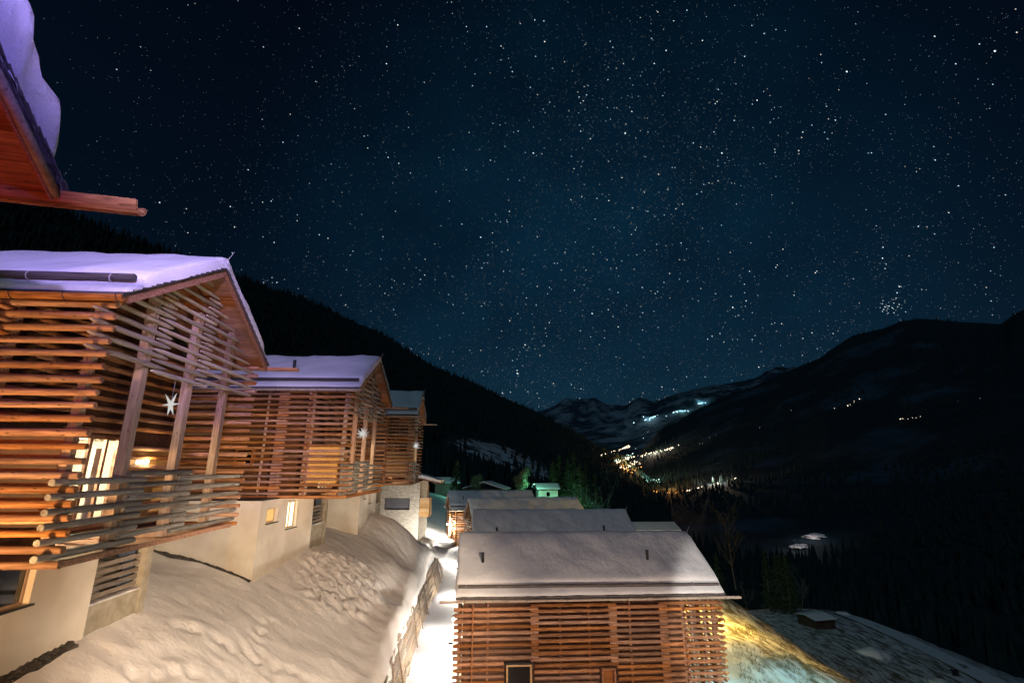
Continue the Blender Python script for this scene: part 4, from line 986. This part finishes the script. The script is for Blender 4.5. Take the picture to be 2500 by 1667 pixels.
def hut(loc, rz, wx, wy, h, rise, label, wall_mat='plank_grey', window=True, name='hut', snow=.35, over=.5):
    p = empty(name, loc, rz); tag(p, label, 'hut')
    holes = [(-.4, .4, h * .35, h * .75)] if window else []
    MB().wall('y', -wy / 2, .15, -wx / 2, wx / 2, -2, h, holes).box(-wx / 2, -wx / 2 + .15, -wy / 2 + .15, wy / 2, -2, h).box(wx / 2 - .15, wx / 2, -wy / 2 + .15, wy / 2, -2, h).box(-wx / 2 + .15, wx / 2 - .15, wy / 2 - .15, wy / 2, -2, h).build('wall', wall_mat, p)
    if window: box('window', 'pane_dark', p, -.4, .4, -wy / 2 + .05, -wy / 2 + .07, h * .35, h * .75); box('dark_room', 'deck', p, -.5, .5, -wy / 2 + .4, -wy / 2 + .5, h * .3, h * .8)
    a, e = wx / 2 + over, wy / 2 + over
    for sg in (-1, 1):
        MB().poly_prism([(-a, sg * e, h - .1), (-a, 0, h + rise), (-a, 0, h + rise + .12), (-a, sg * e, h + .02)], (2 * a, 0, 0)).build('roof_slope', 'deck', p)
        m = MB().poly_prism([(-a + .03, sg * (e - .03), h + .03), (-a + .03, 0, h + rise + .124), (-a + .03, 0, h + rise + .1 + snow), (-a + .03, sg * (e - .2), h + snow)], (2 * a - .06, 0, 0)); m.build('roof_snow', 'snow_roof', p)
    return p
def hut_at(px, py, y, *a, **k): return hut(at(px, py, y), *a, **k)
h1 = hut_at(1256, 1147, 120, R(6), 4.6, 4, 2.4, .9, 'small white hut with one dark window behind the right row', 'plaster', name='white_hut')
hut_at(1025, 1130, 150, R(10), 6.8, 5, 2.6, 1.3, 'old barn with green lit snow roof left of the lane', 'plank_grey', False, 'barn')
hut_at(1118, 1140, 125, R(75), 5, 10, 1.8, 1.5, 'low barn whose snowy roof shines green behind the right row', 'plank_grey', False, 'barn')
hut_at(1500, 1241, 100, R(3), 8.0, 6, 2.0, 1.0, 'low snowy roofed shed right of the second log house', 'board', False, 'shed')
_d = ray(1876, 1437); _y = next(y for y in np.arange(40, 200, .5) if (_d * y).z < ground_z((_d * y).x, y) + .1)
hut(_d * float(_y), R(14), 3.4 * _y / 80, 3.4 * _y / 80, 2.0, .35, 'small field hut with pale roof on the right slope', 'deck', False, 'field_hut', snow=.12)
# weather cock on the shed ridge
wv = empty('weather_vane', at(1519, 1216, 100)); tag(wv, 'thin metal weather vane on the snowy shed roof', 'weather vane')
MB().tube([(0, 0, -.6), (0, 0, .9)], [.04, .03], 5).tube([(-.5, 0, .35), (.5, 0, .1)], [.03, .03], 4).tube([(-.3, 0, 0), (.3, 0, .7)], [.03, .03], 4).build('rods', 'steel', wv)
for px, py, y, lab in ((1048, 1118, 138, 'green lit lamp post above the old barn'), (1222, 1112, 114, 'green lit lamp post by the white hut'), (1305, 1175, 117, 'green lamp post at the foot of the larches')):
    q = at(px, py, y); gz = q.z
    pole_lamp((q.x, q.y, q.z - 3.5), 3.5, 2600 if px > 1300 else 700, (.25, 1, .62), lab, 'lamp_green')

# snowy road running along the foot of the right slope
m = MB(); rows = []
for k in range(40):
    y = 60 + k * 3.4; x = 84 + 6 * math.sin(k * .09)
    for d in (-4.5, 4.5): m.v.append((x + d, y, ground_z(x + d, y) + .25))
m.f = [(2 * k, 2 * k + 1, 2 * k + 3, 2 * k + 2) for k in range(39)]
tag(m.build('road', 'snow_path', smooth=True), kind='structure')
# dry grass poking through the snow of the right slope
def dry_grass():
    rnd = random.Random(77); pts = []
    while len(pts) < 3600:
        y = rnd.uniform(30, 105); x = rnd.uniform(14.5, 20 + y * .55)
        if noise.noise(Vector((x * .35 - y * .12, y * .12 + x * .1, 4))) > rnd.uniform(-.15, .35): pts.append((x, y))
    z = lower(np.array(pts)); m = MB()
    for (x, y), zz in zip(pts, z):
        zz = float(zz) + .35 * noise.noise(Vector(((x * .5 - y * .22), (y * .15 + x * .12), 4))) + .25 * fbm(x, y, .3)
        for k in range(5):
            a = rnd.random() * 6.28; h = rnd.uniform(.12, .4); w = .02; dx, dy = math.cos(a), math.sin(a); i = len(m.v)
            m.v += [(x - dy * w, y + dx * w, zz - .1), (x + dy * w, y - dx * w, zz - .1), (x + dx * h * .7, y + dy * h * .7, zz + h)]; m.f.append((i, i + 1, i + 2))
    tag(m.build('dry_grass', mottled('straw', (.10, .08, .04), (.24, .19, .10), scale=2, bump=0)), 'dry grass tufts poking through snow on the right slope', 'grass', kind='stuff')
dry_grass()
# snow covered boulders and bushes on the lower right slope
def boulder(px, py, s, label, seed):
    d = ray(px, py); p = None
    for y in np.arange(40, 230, 1.0):
        q = d * y
        if q.z < ground_z(q.x, q.y) + .1: p = q; break
    if p is None: return
    bm = bmesh.new(); bmesh.ops.create_icosphere(bm, subdivisions=3, radius=1)
    for v in bm.verts:
        n = noise.noise(v.co * 1.6 + Vector((seed, 0, 0))) * .35; v.co = v.co * (1 + n); v.co.z *= .55; v.co.x *= 1.4
    me = bpy.data.meshes.new('snowy_boulder'); bm.to_mesh(me); bm.free(); me.polygons.foreach_set('use_smooth', [True] * len(me.polygons))
    o = link('snowy_boulder', me, 'snow_clump'); o.location = p; o.scale = (s,) * 3; tag(o, label, 'boulder', 'snowy boulders on the right slope')
boulder(2005, 1503, 2.0, 'large snow capped boulder on the lower right slope', 1)
boulder(1935, 1410, 1.3, 'small snow capped boulder beside the field hut', 2)
boulder(2160, 1570, 1.2, 'snow capped boulder at the bottom right of the slope', 3)

# ------------------------------------------------------------------ stars in the sky
def star_field():
    rnd = random.Random(42); v = []; f = []; cols = []; RAD = 30000; pole = Vector((.6, -.5, .6)).normalized()
    mw = Vector((.16, .93, .33)).normalized()
    def add(d, size, br, col):
        t = pole.cross(d).normalized(); s = d.cross(t).normalized(); c = d * RAD; k = len(v); L = size * 1.7
        for a, b in ((-L, 0), (-L * .6, -size), (L * .6, -size), (L, 0), (L * .6, size), (-L * .6, size)): v.append(tuple(c + (t * a + s * b) * RAD))
        f.append(tuple(range(k, k + 6))); cols.append((col[0] * br, col[1] * br, col[2] * br, 1))
    tints = [(1, 1, 1), (.8, .92, 1), (.62, .85, 1), (.9, .97, 1), (1, .9, .78), (.45, .72, 1)]
    n = 0
    while n < 34000:
        d = Vector((rnd.uniform(-1, 1), rnd.uniform(-.3, 1), rnd.uniform(-.1, 1)))
        if not .2 < d.length < 1: continue
        d.normalize()
        if d.z < -.05: continue
        a = d.dot(mw); dens = .11 + 1.0 * max(0, (a - .6) / .4) ** 2.0
        dens *= max(.2, .85 + .5 * noise.noise(d * 3.2 + Vector((5, 1, 2))) + .6 * noise.noise(d * 10))
        if rnd.random() > dens: continue
        q = rnd.random(); br = .085 + .3 * rnd.random() ** 3 + 1.0 * q ** 34; size = .00028 * (.8 + 1.3 * q ** 16)
        add(d, size, br * rnd.uniform(.8, 1.2), rnd.choice(tints)); n += 1
    def cluster(px, py, n, sx, sy, br, size):
        for _ in range(n): add(ray(px + rnd.gauss(0, sx), py + rnd.gauss(0, sy)).normalized(), size * rnd.uniform(.6, 1.2), br * rnd.uniform(.4, 1.1), (.75, .93, 1))
    cluster(2045, 706, 18, 14, 8, 1.0, .00048); cluster(2045, 706, 20, 24, 14, .4, .0004)
    cluster(1212, 795, 18, 24, 12, .5, .00045); cluster(1188, 857, 3, 4, 3, 1.2, .0007); cluster(1705, 725, 14, 26, 20, .5, .00045); cluster(1775, 262, 7, 8, 14, .5, .00045); cluster(843, 311, 2, 4, 3, .8, .0006); cluster(610, 648, 5, 8, 6, .6, .0005)
    for px, py in ((1188, 857), (1206, 792), (1436, 306), (1683, 706), (1225, 352), (1360, 720), (1104, 545), (1945, 165), (1658, 352), (2285, 118)): add(ray(px, py).normalized(), .00075, 1.2, (.85, .95, 1))
    me = bpy.data.meshes.new('stars'); me.from_pydata(v, [], f)
    at_ = me.color_attributes.new('glow', 'FLOAT_COLOR', 'CORNER'); flat = []
    for c in cols: flat += list(c) * 6
    at_.data.foreach_set('color', flat)
    m = bpy.data.materials.new('star_light'); m.use_nodes = True; n = m.node_tree.nodes; n.clear()
    o = n.new('ShaderNodeOutputMaterial'); e = n.new('ShaderNodeEmission'); a = n.new('ShaderNodeVertexColor'); a.layer_name = 'glow'; e.inputs[1].default_value = 1.3
    m.node_tree.links.new(a.outputs[0], e.inputs[0]); m.node_tree.links.new(e.outputs[0], o.inputs[0]); m.cycles.emission_sampling = 'NONE'
    ob = link('stars', me, m); tag(ob, 'countless small stars over the valley', 'stars', kind='stuff')
star_field()
